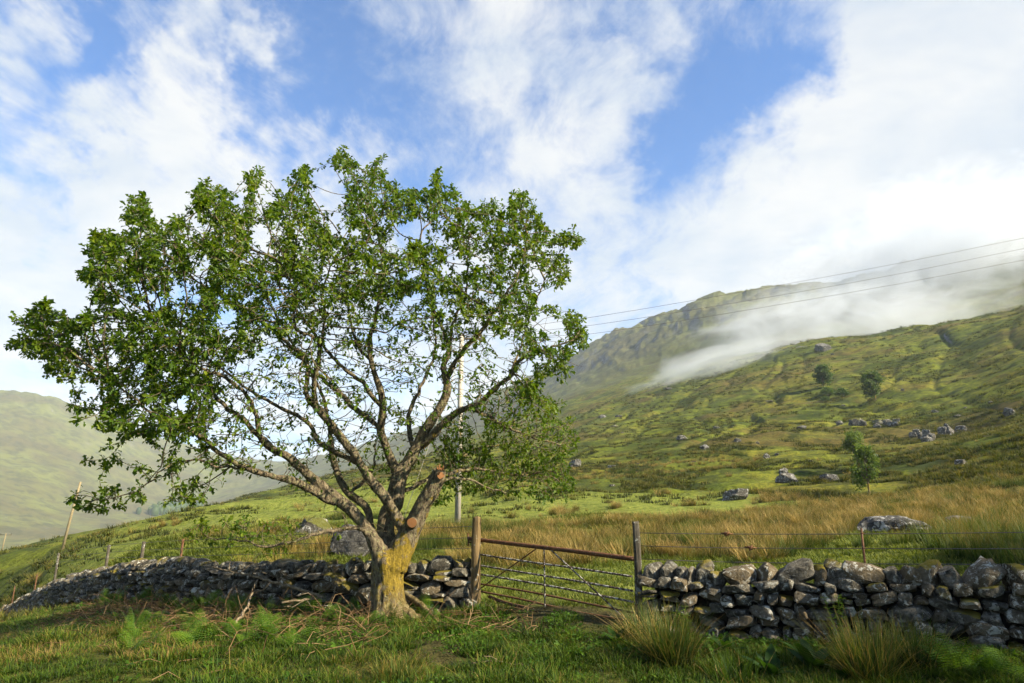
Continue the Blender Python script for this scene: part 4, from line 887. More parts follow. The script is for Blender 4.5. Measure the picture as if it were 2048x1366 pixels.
    for i in near:
        y = Vector(Dv[i]); x = y.cross(Vector(up[i])).normalized(); z = x.cross(y)
        o = obj('leaf', lme, crown); o.matrix_local = Matrix.Translation(Vector(O[i])) @ Matrix((x, y, z)).transposed().to_4x4() @ Matrix.Scale(Sz[i], 4)
    return root
tree = build_tree()
# ================================================================ BOULDERS
BM = [rock_mesh('boulder_block', 500+i, M_boul, 4, 18, .11, 60, .85, stretch=(1, 1, 1)) for i in range(6)]
BS = [rock_mesh('hill_stone', 600+i, M_boul, 3, 14, .12, 60, .85) for i in range(8)]
def boulder(box, label, k, depth=.8, name='boulder', group=None, r0=11., cat='boulder', meshes=None, rise=1.25, spin=None):
    x0, y0, x1, y1 = box; p = on_ground((x0+x1)/2, y1, r0)
    Y = p.y*math.cos(PITCH) + (p.z-EYE)*math.sin(PITCH)
    wd = (x1-x0)*Y/FPX; ht = (y1-y0)*Y/FPX
    me = (meshes or BM)[k % len(meshes or BM)]
    o = obj(name, me, None, (p.x, p.y+wd*.25, p.z+ht*(.92-rise*.5)), (0, 0, math.atan2(p.x, p.y)*-1 + (spin if spin is not None else random.uniform(-.3, .3))), (wd, wd*depth, ht*rise))
    return tag(o, label, cat, group)
boulder((1740, 1030, 1876, 1070), 'broad pale lichen-splashed boulder lying in the rushes behind the right-hand wall', 0, .7, r0=16, rise=1.15)
boulder((1903, 1031, 1964, 1058), 'smaller pale boulder in the rushes next to the broad lichen-splashed one', 1, .8, r0=16)
boulder((1446, 975, 1504, 1000), 'grey rock with a rough white-flecked back at the upper edge of the rushes', 2, r0=16)
boulder((1556, 946, 1602, 966), 'low pale rock lying on the green slope under a smaller stone', 3)
boulder((1560, 937, 1580, 950), 'small stone sitting just above the low pale rock on the slope', 4)
boulder((1644, 948, 1682, 964), 'pale rock on rusty grass near the foot of the slim hillside trees', 5)
boulder((655, 1046, 740, 1116), 'tall speckled boulder standing behind the wall against the left of the trunk', 1, .7, r0=12.2, rise=1.05)
boulder((583, 1034, 664, 1072), 'rounded grey boulder in the field beyond the tall speckled one', 3, .8, r0=13)
boulder((1136, 918, 1164, 938), 'lone rounded grey boulder beside the tips of the right-hand oak leaves', 2)
boulder((1634, 682, 1668, 702), 'dark block of rock standing alone on the skyline of the near shoulder', 4, .7, rise=1.4, r0=150, spin=0.)
gc_ = np.random.default_rng(41)
for i, (x0, y0, x1, y1) in enumerate([(1700, 830, 1742, 853), (1738, 838, 1772, 856), (1768, 836, 1804, 855), (1660, 838, 1690, 852), (1842, 852, 1884, 884), (1880, 846, 1912, 874), (1905, 844, 1946, 868), (1820, 858, 1850, 878), (2008, 812, 2046, 830)]):
    for k in range(3):
        w_ = (x1-x0)*gc_.uniform(.35, .62); h_ = (y1-y0)*gc_.uniform(.4, .75); cx = gc_.uniform(x0+w_/2, x1-w_/2); cy_ = gc_.uniform(y0+h_, y1)
        boulder((cx-w_/2, cy_-h_, cx+w_/2, cy_), 'jagged dark crag block in the broken rocks on the slope beyond the slim trees', i*3+k, .9, 'crag_rock', 'broken crag on the right slope', r0=50, cat='rock', meshes=BS, rise=1.5)
for i, b in enumerate([tuple(np.array(q_)+np.array([6, 6, -6, 0])*(q_[2]-q_[0])/30) for q_ in [(1348, 864, 1382, 881), (1394, 884, 1428, 899), (1464, 871, 1488, 885), (1524, 902, 1546, 917), (1548, 904, 1561, 912), (1590, 844, 1622, 859), (1608, 914, 1632, 923), (1908, 914, 1942, 931), (1325, 770, 1350, 780), (1190, 822, 1220, 836), (1225, 826, 1250, 836), (1510, 880, 1522, 888), (1660, 705, 1672, 711), (1740, 620, 1760, 628),
                       (1530, 798, 1552, 806), (1210, 925, 1240, 936), (1215, 965, 1236, 974), (1975, 800, 1992, 808), (1800, 775, 1812, 782)]]):
    boulder(b, 'grey stone lying in the short grass of the right-hand hillside', i, .9, 'hill_stone', 'stones scattered over the hillside', r0=30, cat='stone', meshes=BS, rise=1.35)
g_ = np.random.default_rng(77)
for i in range(18):
    px, py = g_.uniform(1150, 2040), g_.uniform(790, 960); s = 3+7*g_.random()**2
    boulder((px-s, py-s*.7, px+s, py), 'grey stone lying in the short grass of the right-hand hillside', int(g_.integers(8)), .9, 'hill_stone', 'stones scattered over the hillside', r0=40, cat='stone', meshes=BS, rise=2.0)

# ================================================================ GRASSES, RUSHES, FERNS
def blade_mat(name, stops, tr=(1.5, 1.5, 1.0), mixf=.3, rndamt=.35, rough=.6):
    m = bpy.data.materials.new(name); m.use_nodes = True; t = NT(m.node_tree); t.n.clear()
    out = t.add('ShaderNodeOutputMaterial'); b = t.add('ShaderNodeBsdfPrincipled'); b.inputs['Roughness'].default_value = rough; b.inputs['Specular IOR Level'].default_value = .15
    va = t.add('ShaderNodeAttribute', attribute_name='var'); oi = t.add('ShaderNodeObjectInfo')
    f = t.math('ADD', va.outputs['Fac'], t.math('MULTIPLY', t.math('SUBTRACT', oi.outputs['Random'], .5), rndamt), clamp=True)
    col = t.ramp(f, stops); t.link(col, b.inputs[0])
    trn = t.add('ShaderNodeBsdfTranslucent'); t.link(t.vmath('MULTIPLY', col, tr), trn.inputs[0])
    mx = t.add('ShaderNodeMixShader'); mx.inputs[0].default_value = mixf; t.link(b.outputs[0], mx.inputs[1]); t.link(trn.outputs[0], mx.inputs[2]); t.link(mx.outputs[0], out.inputs[0])
    return m
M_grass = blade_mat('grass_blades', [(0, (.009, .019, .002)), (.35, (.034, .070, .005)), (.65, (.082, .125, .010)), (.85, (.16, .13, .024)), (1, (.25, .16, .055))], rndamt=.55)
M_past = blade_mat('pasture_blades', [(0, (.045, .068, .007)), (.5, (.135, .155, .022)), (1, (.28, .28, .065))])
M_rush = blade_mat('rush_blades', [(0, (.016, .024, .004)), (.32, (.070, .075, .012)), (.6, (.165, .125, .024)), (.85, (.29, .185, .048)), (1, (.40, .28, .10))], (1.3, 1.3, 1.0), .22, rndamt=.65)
M_rushg = blade_mat('green_rush_blades', [(0, (.014, .026, .005)), (.45, (.045, .075, .010)), (.75, (.115, .115, .02)), (1, (.27, .15, .04))], rndamt=.3)
M_tus = blade_mat('tussock_blades', [(0, (.014, .021, .004)), (.4, (.046, .056, .008)), (.7, (.11, .105, .017)), (1, (.17, .11, .026))], rndamt=.5)
M_herb = blade_mat('herb_leaf', [(0, (.014, .036, .004)), (.5, (.044, .096, .007)), (1, (.115, .18, .014))], (1.7, 1.7, .9), .3)
M_dead = blade_mat('dead_bracken', [(0, (.05, .028, .012)), (.5, (.17, .10, .042)), (1, (.33, .22, .11))], mixf=.1)
M_stick = material('dead_branch_bark', lambda t: t.link(t.ramp(t.noise(t.add('ShaderNodeTexCoord').outputs['Object'], 30, 5, .7), [(.3, (.06, .042, .025)), (.5, (.17, .125, .075)), (.7, (.32, .27, .19))]), t.bsdf.inputs[0]), .9, .1)

def blades(g, n, spread, h0, h1, width, lean, curve=.4, seg=2, vlo=0., vhi=1., tip=.0, vj=.12):
    """n grass blades as bent tapering ribbons"""
    a = g.uniform(0, 2*np.pi, n); rr = spread*np.sqrt(g.random(n)); bx, by = rr*np.cos(a), rr*np.sin(a)
    az = a*(1-tip) + g.normal(size=n)*.8 if lean > .3 else g.uniform(0, 2*np.pi, n)
    h = g.uniform(h0, h1, n); le = np.abs(g.normal(size=n))*lean*h; cu = curve*h*g.random(n)
    dx, dy = np.cos(az), np.sin(az); wx, wy = -dy, dx
    rows = []; V = []; A = []
    for k in range(seg+1):
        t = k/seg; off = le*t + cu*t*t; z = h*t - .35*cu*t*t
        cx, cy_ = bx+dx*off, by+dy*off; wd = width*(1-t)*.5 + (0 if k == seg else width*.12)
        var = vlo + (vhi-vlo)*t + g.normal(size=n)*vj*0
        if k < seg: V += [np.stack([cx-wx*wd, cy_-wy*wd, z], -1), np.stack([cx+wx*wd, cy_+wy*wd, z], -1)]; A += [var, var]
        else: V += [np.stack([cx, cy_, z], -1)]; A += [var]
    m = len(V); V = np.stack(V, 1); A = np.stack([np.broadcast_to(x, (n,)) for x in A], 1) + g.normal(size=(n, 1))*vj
    q, t3 = [], []
    for k in range(seg-1): q.append([2*k, 2*k+1, 2*k+3, 2*k+2])
    t3.append([2*(seg-1), 2*(seg-1)+1, 2*seg])
    I = (np.arange(n)*m)[:, None, None]
    Q = (np.array(q)[None]+I).reshape(-1, 4) if q else np.zeros((0, 4), int); T = (np.array(t3)[None]+I).reshape(-1, 3)
    return V.reshape(-1, 3), Q, T, np.clip(A.ravel(), 0, 1)
def blade_mesh(name, mat, *args, **kw):
    V, Q, T, A = blades(*args, **kw); return mesh(name, V, [Q, T], False, [mat], {'var': A})
def herb_mesh(name, mat, g, n, spread, size, h):
    a = g.uniform(0, 2*np.pi, n); rr = spread*np.sqrt(g.random(n)); org = np.stack([rr*np.cos(a), rr*np.sin(a), g.uniform(.2, 1, n)*h], -1)
    dv = np.stack([np.cos(a), np.sin(a), g.uniform(-.1, .7, n)], -1) + g.normal(size=(n, 3))*.5
    V = leaf_frames(org, dv, np.array([0, 0, 1.])+g.normal(size=(n, 3))*.3, g.uniform(.6, 1.2, n)*size)
    return mesh(name, V.reshape(-1, 3), (LEAF_F[None]+(np.arange(n)*14)[:, None, None]).reshape(-1, 3), False, [mat], {'var': np.repeat(np.clip(.5+g.normal(size=n)*.25, 0, 1), 14)})

def scatter(name, label, cat, pos, rotz, scale, kind, templates):
    """one 'stuff' object: clumps set on points by geometry nodes"""
    me = bpy.data.meshes.new(name); n = len(pos); me.vertices.add(n); me.vertices.foreach_set('co', np.asarray(pos, np.float32).ravel())
    for k, ty, d in (('rz', 'FLOAT', rotz), ('sc', 'FLOAT', scale), ('kd', 'INT', kind)):
        at_ = me.attributes.new(k, ty, 'POINT'); at_.data.foreach_set('value', np.asarray(d, np.float32 if ty == 'FLOAT' else np.int32))
    o = obj(name, me); tag(o, label, cat, kind='stuff')
    ng = bpy.data.node_groups.new(name, 'GeometryNodeTree'); ng.interface.new_socket('Geometry', in_out='INPUT', socket_type='NodeSocketGeometry'); ng.interface.new_socket('Geometry', in_out='OUTPUT', socket_type='NodeSocketGeometry')
    N, L = ng.nodes, ng.links; gi = N.new('NodeGroupInput'); go = N.new('NodeGroupOutput'); jn = N.new('GeometryNodeJoinGeometry')
    def named(k, ty): x = N.new('GeometryNodeInputNamedAttribute'); x.data_type = ty; x.inputs[0].default_value = k; return x.outputs[0]
    rz, sc, kd = named('rz', 'FLOAT'), named('sc', 'FLOAT'), named('kd', 'INT')
    cx = N.new('ShaderNodeCombineXYZ'); L.new(rz, cx.inputs[2])
    e2r = N.new('FunctionNodeEulerToRotation'); L.new(cx.outputs[0], e2r.inputs[0])
    for k, tm in enumerate(templates):
        src = bpy.data.objects.new(name+'_clump', tm)
        oi = N.new('GeometryNodeObjectInfo'); oi.inputs[0].default_value = src; oi.inputs['As Instance'].default_value = True
        cmp_ = N.new('FunctionNodeCompare'); cmp_.data_type = 'INT'; cmp_.operation = 'EQUAL'; L.new(kd, cmp_.inputs[2]); cmp_.inputs[3].default_value = k
        ip = N.new('GeometryNodeInstanceOnPoints'); L.new(gi.outputs[0], ip.inputs['Points']); L.new(cmp_.outputs[0], ip.inputs['Selection']); L.new(oi.outputs['Geometry'], ip.inputs['Instance'])
        L.new(e2r.outputs[0], ip.inputs['Rotation']); L.new(sc, ip.inputs['Scale']); L.new(ip.outputs[0], jn.inputs[0])
    L.new(jn.outputs[0], go.inputs[0])
    md = o.modifiers.new('scatter', 'NODES'); md.node_group = ng
    return o
g = np.random.default_rng(99)
wx = np.array([p.x for p in reversed(LWP)] + [gl.x, gr_.x] + [x for x, _ in RP]); wy = np.array([p.y for p in reversed(LWP)] + [gl.y, gr_.y] + [y for _, y in RP])
def wall_y(x): return np.interp(x, wx, wy)
def mudness(x, y): return np.minimum(np.hypot((x-.55)/1.35, (y-9.25)/.75), np.hypot((x+.72)/.38, (y-8.)/1.0)) + .7*n2(x*1.7, y*1.7)
def put(pos_xy, sink=.0):
    x, y = pos_xy; return np.stack([x, y, H(x, y)-sink], -1)
# --- foreground turf
n = 13000; x = g.uniform(-13, 9, n); y = 3.2 + (wall_y(x)-.28-3.2)*g.random(n)**.75
md_ = mudness(x, y); k = (md_ > .95) | (g.random(n) < .10); k &= np.hypot(x-TB.x, y-TB.y) > .28
k &= n2(x*.9+3, y*.9)+.6*n2(x*2.3, y*2.3) > -1.1; brk = (x < -1.3) & (wall_y(x)-y < 3.2+.8*n2(x, y)); k &= ~brk | (g.random(n) < .4)
x, y = x[k], y[k]; dry = n2(x*.55+7, y*.55) + np.where(x < -1.4, .12, -.15) + .5*(np.hypot((x+.35)/.8, (y-9.5)/.7) < 1); kd = np.where(dry > np.where(x > -.5, .45, .28), 2, np.where(g.random(len(x)) < .5, 0, 1))
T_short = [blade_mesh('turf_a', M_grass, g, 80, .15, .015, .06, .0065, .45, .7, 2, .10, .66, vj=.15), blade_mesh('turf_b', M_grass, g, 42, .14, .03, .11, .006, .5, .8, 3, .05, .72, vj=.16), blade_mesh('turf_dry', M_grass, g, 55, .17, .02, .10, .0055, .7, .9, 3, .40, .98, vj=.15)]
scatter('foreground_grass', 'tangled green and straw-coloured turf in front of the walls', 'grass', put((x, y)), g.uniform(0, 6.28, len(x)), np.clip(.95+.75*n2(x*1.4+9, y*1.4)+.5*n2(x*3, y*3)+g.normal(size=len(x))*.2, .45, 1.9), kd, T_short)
# --- low broad-leaved weeds in the gateway and along the wall foot
n = 700; x = g.uniform(-1.3, 2.6, n); y = g.uniform(6.0, 9.7, n); k = (y < wall_y(x)-.25) & (n2(x*1.3+5, y*1.3) > .02) & ((y > 7.4) | (g.random(n) < .35))
x2 = g.uniform(1.7, 7.5, 260); y2 = wall_y(x2)-.35-np.abs(g.normal(size=260))*.5; x3 = g.uniform(-10, -1.6, 1100); y3 = wall_y(x3)-.3-np.abs(g.normal(size=1100))*1.7
x, y = np.concatenate([x[k], x2, x3]), np.concatenate([y[k], y2, y3])
T_h = [herb_mesh('weed_a', M_herb, g, 30, .13, .036, .05), herb_mesh('weed_b', M_herb, g, 20, .11, .052, .06)]
scatter('gateway_weeds', 'low green broad-leaved weeds growing in the trodden gateway and wall foot', 'weeds', put((x, y)), g.uniform(0, 6.28, len(x)), g.uniform(.6, 1.3, len(x)), g.integers(0, 2, len(x)), T_h)
# --- close-cropped pasture behind the gate and on the rising field
n = 14000; rr = np.sqrt(g.uniform(10**2, 34**2, n)); az = g.uniform(R(-44), R(44), n); x, y = rr*np.sin(az), rr*np.cos(az)
k = (y > wall_y(x)+.35); x, y = x[k], y[k]
T_p = [blade_mesh('pasture_a', M_past, g, 55, .2, .02, .06, .010, .5, .9, 2, .0, .85, vj=.2), blade_mesh('pasture_b', M_past, g, 45, .16, .02, .10, .010, .5, .8, 2, .0, .6, vj=.16)]
scatter('pasture_grass', 'bright close-cropped pasture behind the gate', 'grass', put((x, y)), g.uniform(0, 6.28, len(x)), g.uniform(.8, 1.6, len(x))*np.interp(np.hypot(x, y), [10, 34], [1, 1.8]), g.integers(0, 2, len(x)), T_p)
# --- rush beds beyond the wall
BIG = [(o.location.x, o.location.y, o.scale.x) for o in bpy.data.objects if o.name.split('.')[0] == 'boulder' and o.location.y < 60]
def clear_of(x, y):
    ok = np.ones(len(x), bool)
    for bx, by, s in BIG:
        f = np.clip(((x*bx+y*by)/(bx*bx+by*by)), 0, 1.02); lat = np.hypot(x-bx*f, y-by*f); back = np.hypot(bx, by)*(1-f)
        ok &= ~((lat < s*.62) & (back < 3.2) & (f < 1.02))
    return ok
def rush_mask(x, y):
    r = np.hypot(x, y); nn = n2(x/5+2, y/5) + .6*n2(x/1.8, y/1.8)
    bed = sst(13.6, 15.5, y + .5*n2(x/2, y/2)*3 - .2*np.maximum(0, x-2)*.0)*(1-sst(27, 33, y))
    right = sst(6, 11, x)*sst(9.5, 12, y - wall_y(x)+9)*(1-sst(40, 52, r))
    lawn = np.hypot((x-5)/10, (y-44)/13) < 1
    brown = (np.hypot((x-14)/18, (y-86)/12) < 1)*.9
    left = sst(-6.5, -4, x)
    m = np.maximum(np.maximum(bed*left, right), brown)*(~lawn | (nn > .6))
    return m + nn*.95 - .12
n = 60000; rr = np.sqrt(g.uniform(10.5**2, 100**2, n)); rr = np.where(g.random(n) < .5, g.uniform(10.5, 50, n), rr); az = g.uniform(R(-40), R(43), n); x, y = rr*np.sin(az), rr*np.cos(az)
k = (y > wall_y(x)+.5) & (rush_mask(x, y) > .45) & (n2(x/.75+50, y/.75) + .35*n2(x/.3, y/.3) > -.12) & ~((y < 13.8) & (x < 3.4)) & clear_of(x, y); x, y = x[k][:6500], y[k][:6500]
green = (n2(x/4+30, y/4) + 1.0*(np.hypot((x-8)/5, (y-11.5)/4) < 1) + .3*(x > 9)*(y < 16) > .42)
kd = np.where(green, 2, g.integers(0, 2, len(x)))
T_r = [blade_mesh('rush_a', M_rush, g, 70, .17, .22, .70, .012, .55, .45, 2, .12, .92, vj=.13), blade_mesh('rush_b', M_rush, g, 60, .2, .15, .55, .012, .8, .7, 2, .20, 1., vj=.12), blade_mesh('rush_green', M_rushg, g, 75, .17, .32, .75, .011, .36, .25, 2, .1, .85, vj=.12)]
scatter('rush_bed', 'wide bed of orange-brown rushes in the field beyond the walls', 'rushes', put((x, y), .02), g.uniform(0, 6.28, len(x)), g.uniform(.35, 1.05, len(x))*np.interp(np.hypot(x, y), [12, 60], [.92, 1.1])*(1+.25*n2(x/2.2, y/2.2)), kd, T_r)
# --- tussocks over the field and lower hillside
n = 80000; rr = np.exp(g.uniform(np.log(22), np.log(360), n)); az = g.uniform(R(-42), R(42), n); x, y = rr*np.sin(az), rr*np.cos(az)
k = (n2(x/9+1, y/9) + .7*n2(x/26, y/26+4) + .5*n2(x/3, y/3) > np.interp(rr, [22, 60], [.35, .05])) & ~((np.hypot((x-5)/11, (y-44)/14) < 1) & (g.random(n) < .9)) & ~((x < -3) & (rr < 140) & (g.random(n) < .85)); x, y, rr = x[k], y[k], rr[k]
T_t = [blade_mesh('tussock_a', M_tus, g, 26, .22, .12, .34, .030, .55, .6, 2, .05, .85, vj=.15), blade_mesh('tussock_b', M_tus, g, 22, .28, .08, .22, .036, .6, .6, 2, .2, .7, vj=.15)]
scatter('hill_tussocks', 'olive and tan grass tussocks covering the lower hillside', 'grass', put((x, y), .02), g.uniform(0, 6.28, len(x)), g.uniform(.7, 1.4, len(x))*np.interp(rr, [20, 60, 330], [.8, 1.3, 2.6]), g.integers(0, 2, len(x)), T_t)

# --- single plants in front of the right-hand wall
def plant_at(px, py, Y): p = at(px, py, Y); return (p.x, p.y, H(p.x, p.y)-.02)
def rush_tuft(px, py, Y, n, h, label, mat=M_rushg, dry=.3, group=None):
    gg = np.random.default_rng(int(px)); root = empty('rush_tuft', plant_at(px, py, Y)); tag(root, label, 'rush', group)
    obj('green_stems', blade_mesh('green_stems', mat, gg, n, .20, h*.5, h, .0075, .42, .25, 4, .05, .75, vj=.15), root)
    obj('dry_stems', blade_mesh('dry_stems', M_rush, gg, int(n*dry), .22, h*.35, h*.85, .007, .75, .7, 4, .45, 1., vj=.1), root)
rush_tuft(1345, 1335, 7.35, 420, .66, 'big green and brown rush tuft at the foot of the dark gate post', dry=.5)
rush_tuft(1295, 1300, 8.1, 200, .5, 'smaller straw-tinged rush tuft tucked behind the big one by the dark gate post', dry=.8)
rush_tuft(1740, 1350, 6.75, 400, .66, 'broad rush tuft with arching straw stems in front of the right-hand wall', dry=.6)
rush_tuft(1835, 1340, 6.85, 220, .5, 'thin dark rush tuft beside the broad arching one under the right-hand wall', dry=.4)
rush_tuft(1470, 1366, 6.75, 170, .34, 'low bright green grass tuft between the two big rush tufts', M_grass, .15)
rush_tuft(790, 1366, 6.7, 200, .26, 'dark narrow-bladed grass tuft on the turf below the mossy trunk', M_rushg, .25)
rush_tuft(500, 1060, 16.5, 120, .5, 'tan rush tuft in the field behind the low oak branch', M_rush, .3)
def dock(px, py, Y, size, label, n=9):
    gg = np.random.default_rng(int(px*3)); root = empty('dock_plant', plant_at(px, py, Y)); tag(root, label, 'dock')
    t_ = np.linspace(0, 1, 7); wv = np.sin(np.pi*np.clip(t_*.93+.05, 0, 1))**.7*.16; V = []
    for a_, w_ in zip(t_, wv): V += [[-w_, a_, .05*abs(w_)*4 - .35*a_*a_ + .25*a_], [0, a_, -.35*a_*a_+.25*a_-.012], [w_, a_, .05*abs(w_)*4 - .35*a_*a_+.25*a_]]
    q = [[3*i+j, 3*i+j+1, 3*i+j+4, 3*i+j+3] for i in range(6) for j in (0, 1)]
    me = mesh('dock_leaf', V, np.array(q), True, [M_herb], {'var': np.full(len(V), .15)})
    for i in range(n):
        s = size*1.55*gg.uniform(.6, 1.1); obj('leaf', me, root, (0, 0, .01), (gg.uniform(.35, 1.0), gg.normal()*.2, i*6.283/n+gg.normal()*.3), (s*gg.uniform(.9, 1.3), s, s))
dock(1540, 1330, 6.95, .22, 'bright broad-leaved dock plant in the grass under the right-hand wall')
dock(1625, 1320, 7.05, .24, 'dark broad-leaved dock plant between the bright dock and the arching rushes')
dock(1452, 1285, 7.75, .17, 'small dock plant close against the stones of the right-hand wall')
dock(1690, 1350, 6.75, .16, 'small pale-leaved dock plant at the edge of the broad arching rush tuft')
dock(1230, 1290, 8.0, .15, 'low dark dock plant at the muddy edge below the gate latch')
def nettle(px, py, Y, h, label, n=5):
    gg = np.random.default_rng(int(px*5)); root = empty('leafy_stem_plant', plant_at(px, py, Y)); tag(root, label, 'plant')
    for i in range(n):
        b = np.array([gg.normal()*.05, gg.normal()*.05, 0]); tp = b+np.array([gg.normal()*.06, gg.normal()*.06, h*gg.uniform(.7, 1)]); a = Acc(); P_ = np.array([b, (b+tp)/2+gg.normal(size=3)*.01, tp]); V, q, t3 = tube(P_, [.005, .004, .003], 5); a.add(V, q, t3, .35)
        for k in range(9):
            f = .2+.8*k/8; p_ = b+(tp-b)*f
            for s in (0, math.pi):
                an = k*1.57+s; dv = np.array([[math.cos(an), math.sin(an), .45]]); V = leaf_frames(p_[None], dv, np.array([[0, 0, 1.]]), np.array([.085*(1.15-f*.6)]))[0]; a.add(V, None, LEAF_F, .55+.4*f)
        obj('stem', a.mesh('stem', M_herb, False), root)
nettle(1372, 1262, 8.15, .42, 'pale green leafy plant growing up the wall beside the dark gate post')
nettle(1692, 1262, 7.55, .55, 'slender leafy weed climbing the stones below the iron stake')
nettle(1832, 1150, 8.3, .35, 'leafy weed standing behind the coping of the right-hand wall', 3)
nettle(1672, 1150, 8.7, .38, 'pair of leafy weeds behind the coping next to the iron stake', 2)

# --- bracken
def frond(g, L, droop=.5, pairs=13):
    """a bracken frond as verts/tris: stem with tapering side leaflets"""
    a = Acc(); t_ = np.linspace(0, 1, 8); st = np.stack([np.zeros(8), L*(t_*.75), L*(t_*.75-droop*t_**2.2*.7)], -1); V, q, t3 = tube(st, np.linspace(.005, .0015, 8), 4, cap=False); a.add(V, q, None, .2)
    for k in range(pairs):
        f = .25+.75*k/pairs; p = np.array([np.interp(f, t_, st[:, i]) for i in range(3)]); ln = L*.36*(1-f)**.75*(1.15 if f > .3 else .9)+.012
        for s in (-1, 1):
            m = 5
            for j in range(m):                       # sub-leaflets along each side leaflet
                u0, u1 = j/m, (j+1)/m; c0 = p+np.array([s*ln*u0, ln*.35*u0, -ln*.25*u0**2]); c1 = p+np.array([s*ln*u1, ln*.35*u1, -ln*.25*u1**2]); w_ = ln*.13*(1-u0*.75)
                V = np.array([c0, (c0+c1)/2+np.array([s*.1*w_, w_, .0]), c1, (c0+c1)/2+np.array([s*.1*w_, -w_, 0])]); a.add(V, None, np.array([[0, 1, 2], [0, 2, 3]]), np.clip(.45+.4*f+g.normal()*.08, 0, 1))
    return a
gf = np.random.default_rng(5)
FR = [frond(gf, 1., d).mesh('bracken_frond', M_herb, False) for d in (.35, .6, .85)]
def fern(p, L, n, label, group=None, name='bracken_fern'):
    root = empty(name, p); tag(root, label, 'fern', group)
    for i in range(n):
        s = L*gf.uniform(.7, 1.15); obj('frond', FR[gf.integers(3)], root, (gf.normal()*.03, gf.normal()*.03, 0), (gf.uniform(.15, .8), gf.normal()*.15, i*6.283/n+gf.normal()*.5), (s, s, s))
for i in range(62):
    px = gf.uniform(180, 860); Y = gf.uniform(7.6, 11.0); p = at(px, 1250, Y)
    if p.y > wall_y(p.x)-.45 or math.hypot(p.x-TB.x, p.y-TB.y) < .42: Y = 9.2; p = at(px, 1250, Y)
    if abs(p.x-TB.x) < .35 and p.y < TB.y-.8: continue
    fern((p.x, p.y, H(p.x, p.y)-.01), gf.uniform(.24, .46), int(gf.integers(3, 6)), 'young green bracken fern in the undergrowth between the tree and the long wall', 'bracken ferns left of the trunk')
for i in range(46):
    q_ = LWP[0].lerp(LWP[-1], 0); x_ = gf.uniform(-9.5, -2.9); y_ = float(wall_y(x_))-gf.uniform(.42, 1.1)
    fern((x_, y_, H(x_, y_)-.01), gf.uniform(.30, .52), int(gf.integers(2, 5)), 'bracken fern growing tight against the foot of the long mossy wall', 'bracken ferns along the wall foot')
for px, py, Y, L, lab in [(668, 1225, 9.6, .46, 'tall bright bracken fern standing close to the left of the trunk'), (845, 1232, 9.5, .30, 'small bracken fern at the right foot of the trunk'), (880, 1215, 9.9, .28, 'small bracken fern in front of the wall end beside the sawn log'), (1925, 1366, 6.5, .50, 'bright lime-green bracken fern below the far stretch of the right-hand wall'), (1995, 1366, 6.4, .46, 'second lime-green bracken fern next to the brightest one under the right-hand wall')]:
    fern(plant_at(px, py, Y), L, 8, lab)
# dead bracken litter
gd = np.random.default_rng(31); a = Acc()
for i in range(3600):
    x_ = gd.uniform(-9.5, -1.5); y_ = wall_y(x_)-.3-abs(gd.normal())*1.5
    if gd.random() < .035: x_, y_ = gd.uniform(-1.2, .3), gd.uniform(8.6, 10.1)
    if y_ < 5: continue
    d0 = np.array([gd.normal(), gd.normal(), gd.uniform(-.1, 1.1 if gd.random() < .3 else .3)]); d0 /= np.linalg.norm(d0); ln = gd.uniform(.15, .55); p0 = np.array([x_, y_, H(x_, y_)+gd.uniform(.0, .08)])
    pts = np.array([p0, p0+d0*ln*.5+gd.normal(size=3)*.02, p0+d0*ln+np.array([0, 0, -.06])+gd.normal(size=3)*.04]); V, q, t3 = tube(pts, [.005, .004, .002], 3, cap=False); a.add(V, q, None, gd.random())
tag(obj('dead_bracken', a.mesh('dead_bracken', M_dead)), 'brown broken bracken stems littering the undergrowth left of the tree', 'litter', kind='stuff')
# --- fallen branches
def fallen(name, pix, label, r0, r1, Y0, lift=.04, seed=1, twigs=6, group=None, bark=M_stick):
    gg = np.random.default_rng(seed); pts = []
    for px, py, *z in pix:
        if z: p = at(px, py, z[0])
        else: p = on_ground(px, py, 6.); p.z += lift
        pts.append(tuple(p))
    S = spline(pts, .08); S += gg.normal(size=S.shape)*.008; o0 = S[0].copy(); a = Acc(); V, q, t3 = tube(S-o0, np.linspace(r0, r1, len(S)), 7); a.add(V, q, t3)
    for k in range(twigs):
        i = gg.integers(len(S)//4, len(S)); d0 = gg.normal(size=3); d0[2] = abs(d0[2])*.5; d0 /= np.linalg.norm(d0); ln = gg.uniform(.2, .6); b = S[i]-o0
        P_ = np.array([b, b+d0*ln*.5+gg.normal(size=3)*.03, b+d0*ln+gg.normal(size=3)*.06]); V, q, t3 = tube(P_, [r1*.9, r1*.6, r1*.3], 5); a.add(V, q, t3)
    return tag(obj(name, a.mesh(name, bark), None, tuple(o0)), label, 'branch', group)
fallen('fallen_branch', [(645, 1195, 10.2), (610, 1182, 10.3), (560, 1168, 10.4), (520, 1157, 10.5), (470, 1145, 10.6), (425, 1135, 10.7)], 'long pale fallen branch propped along the foot of the mossy wall', .024, .008, 10.4, seed=2, twigs=9)
fallen('fallen_branch', [(470, 1248, 9.4), (495, 1210, 9.9), (515, 1160, 10.4)], 'straight broken branch propped upright against the long fallen one', .020, .012, 10, seed=3, twigs=3)
fallen('fallen_branch', [(565, 1230), (605, 1218), (650, 1214), (700, 1218)], 'pale broken branch lying on the bracken left of the trunk', .022, .012, 10, .10, seed=4, twigs=5)
fallen('fallen_branch', [(565, 1205, 10.0), (600, 1200, 10.1), (640, 1195, 10.2)], 'short grey branch lying just under the long propped one', .016, .008, 10, seed=5, twigs=4)
fallen('fallen_branch', [(400, 1222), (430, 1230), (470, 1228)], 'thin bare stick lying in the bracken away from the trunk', .010, .005, 10, .06, seed=6, twigs=2)
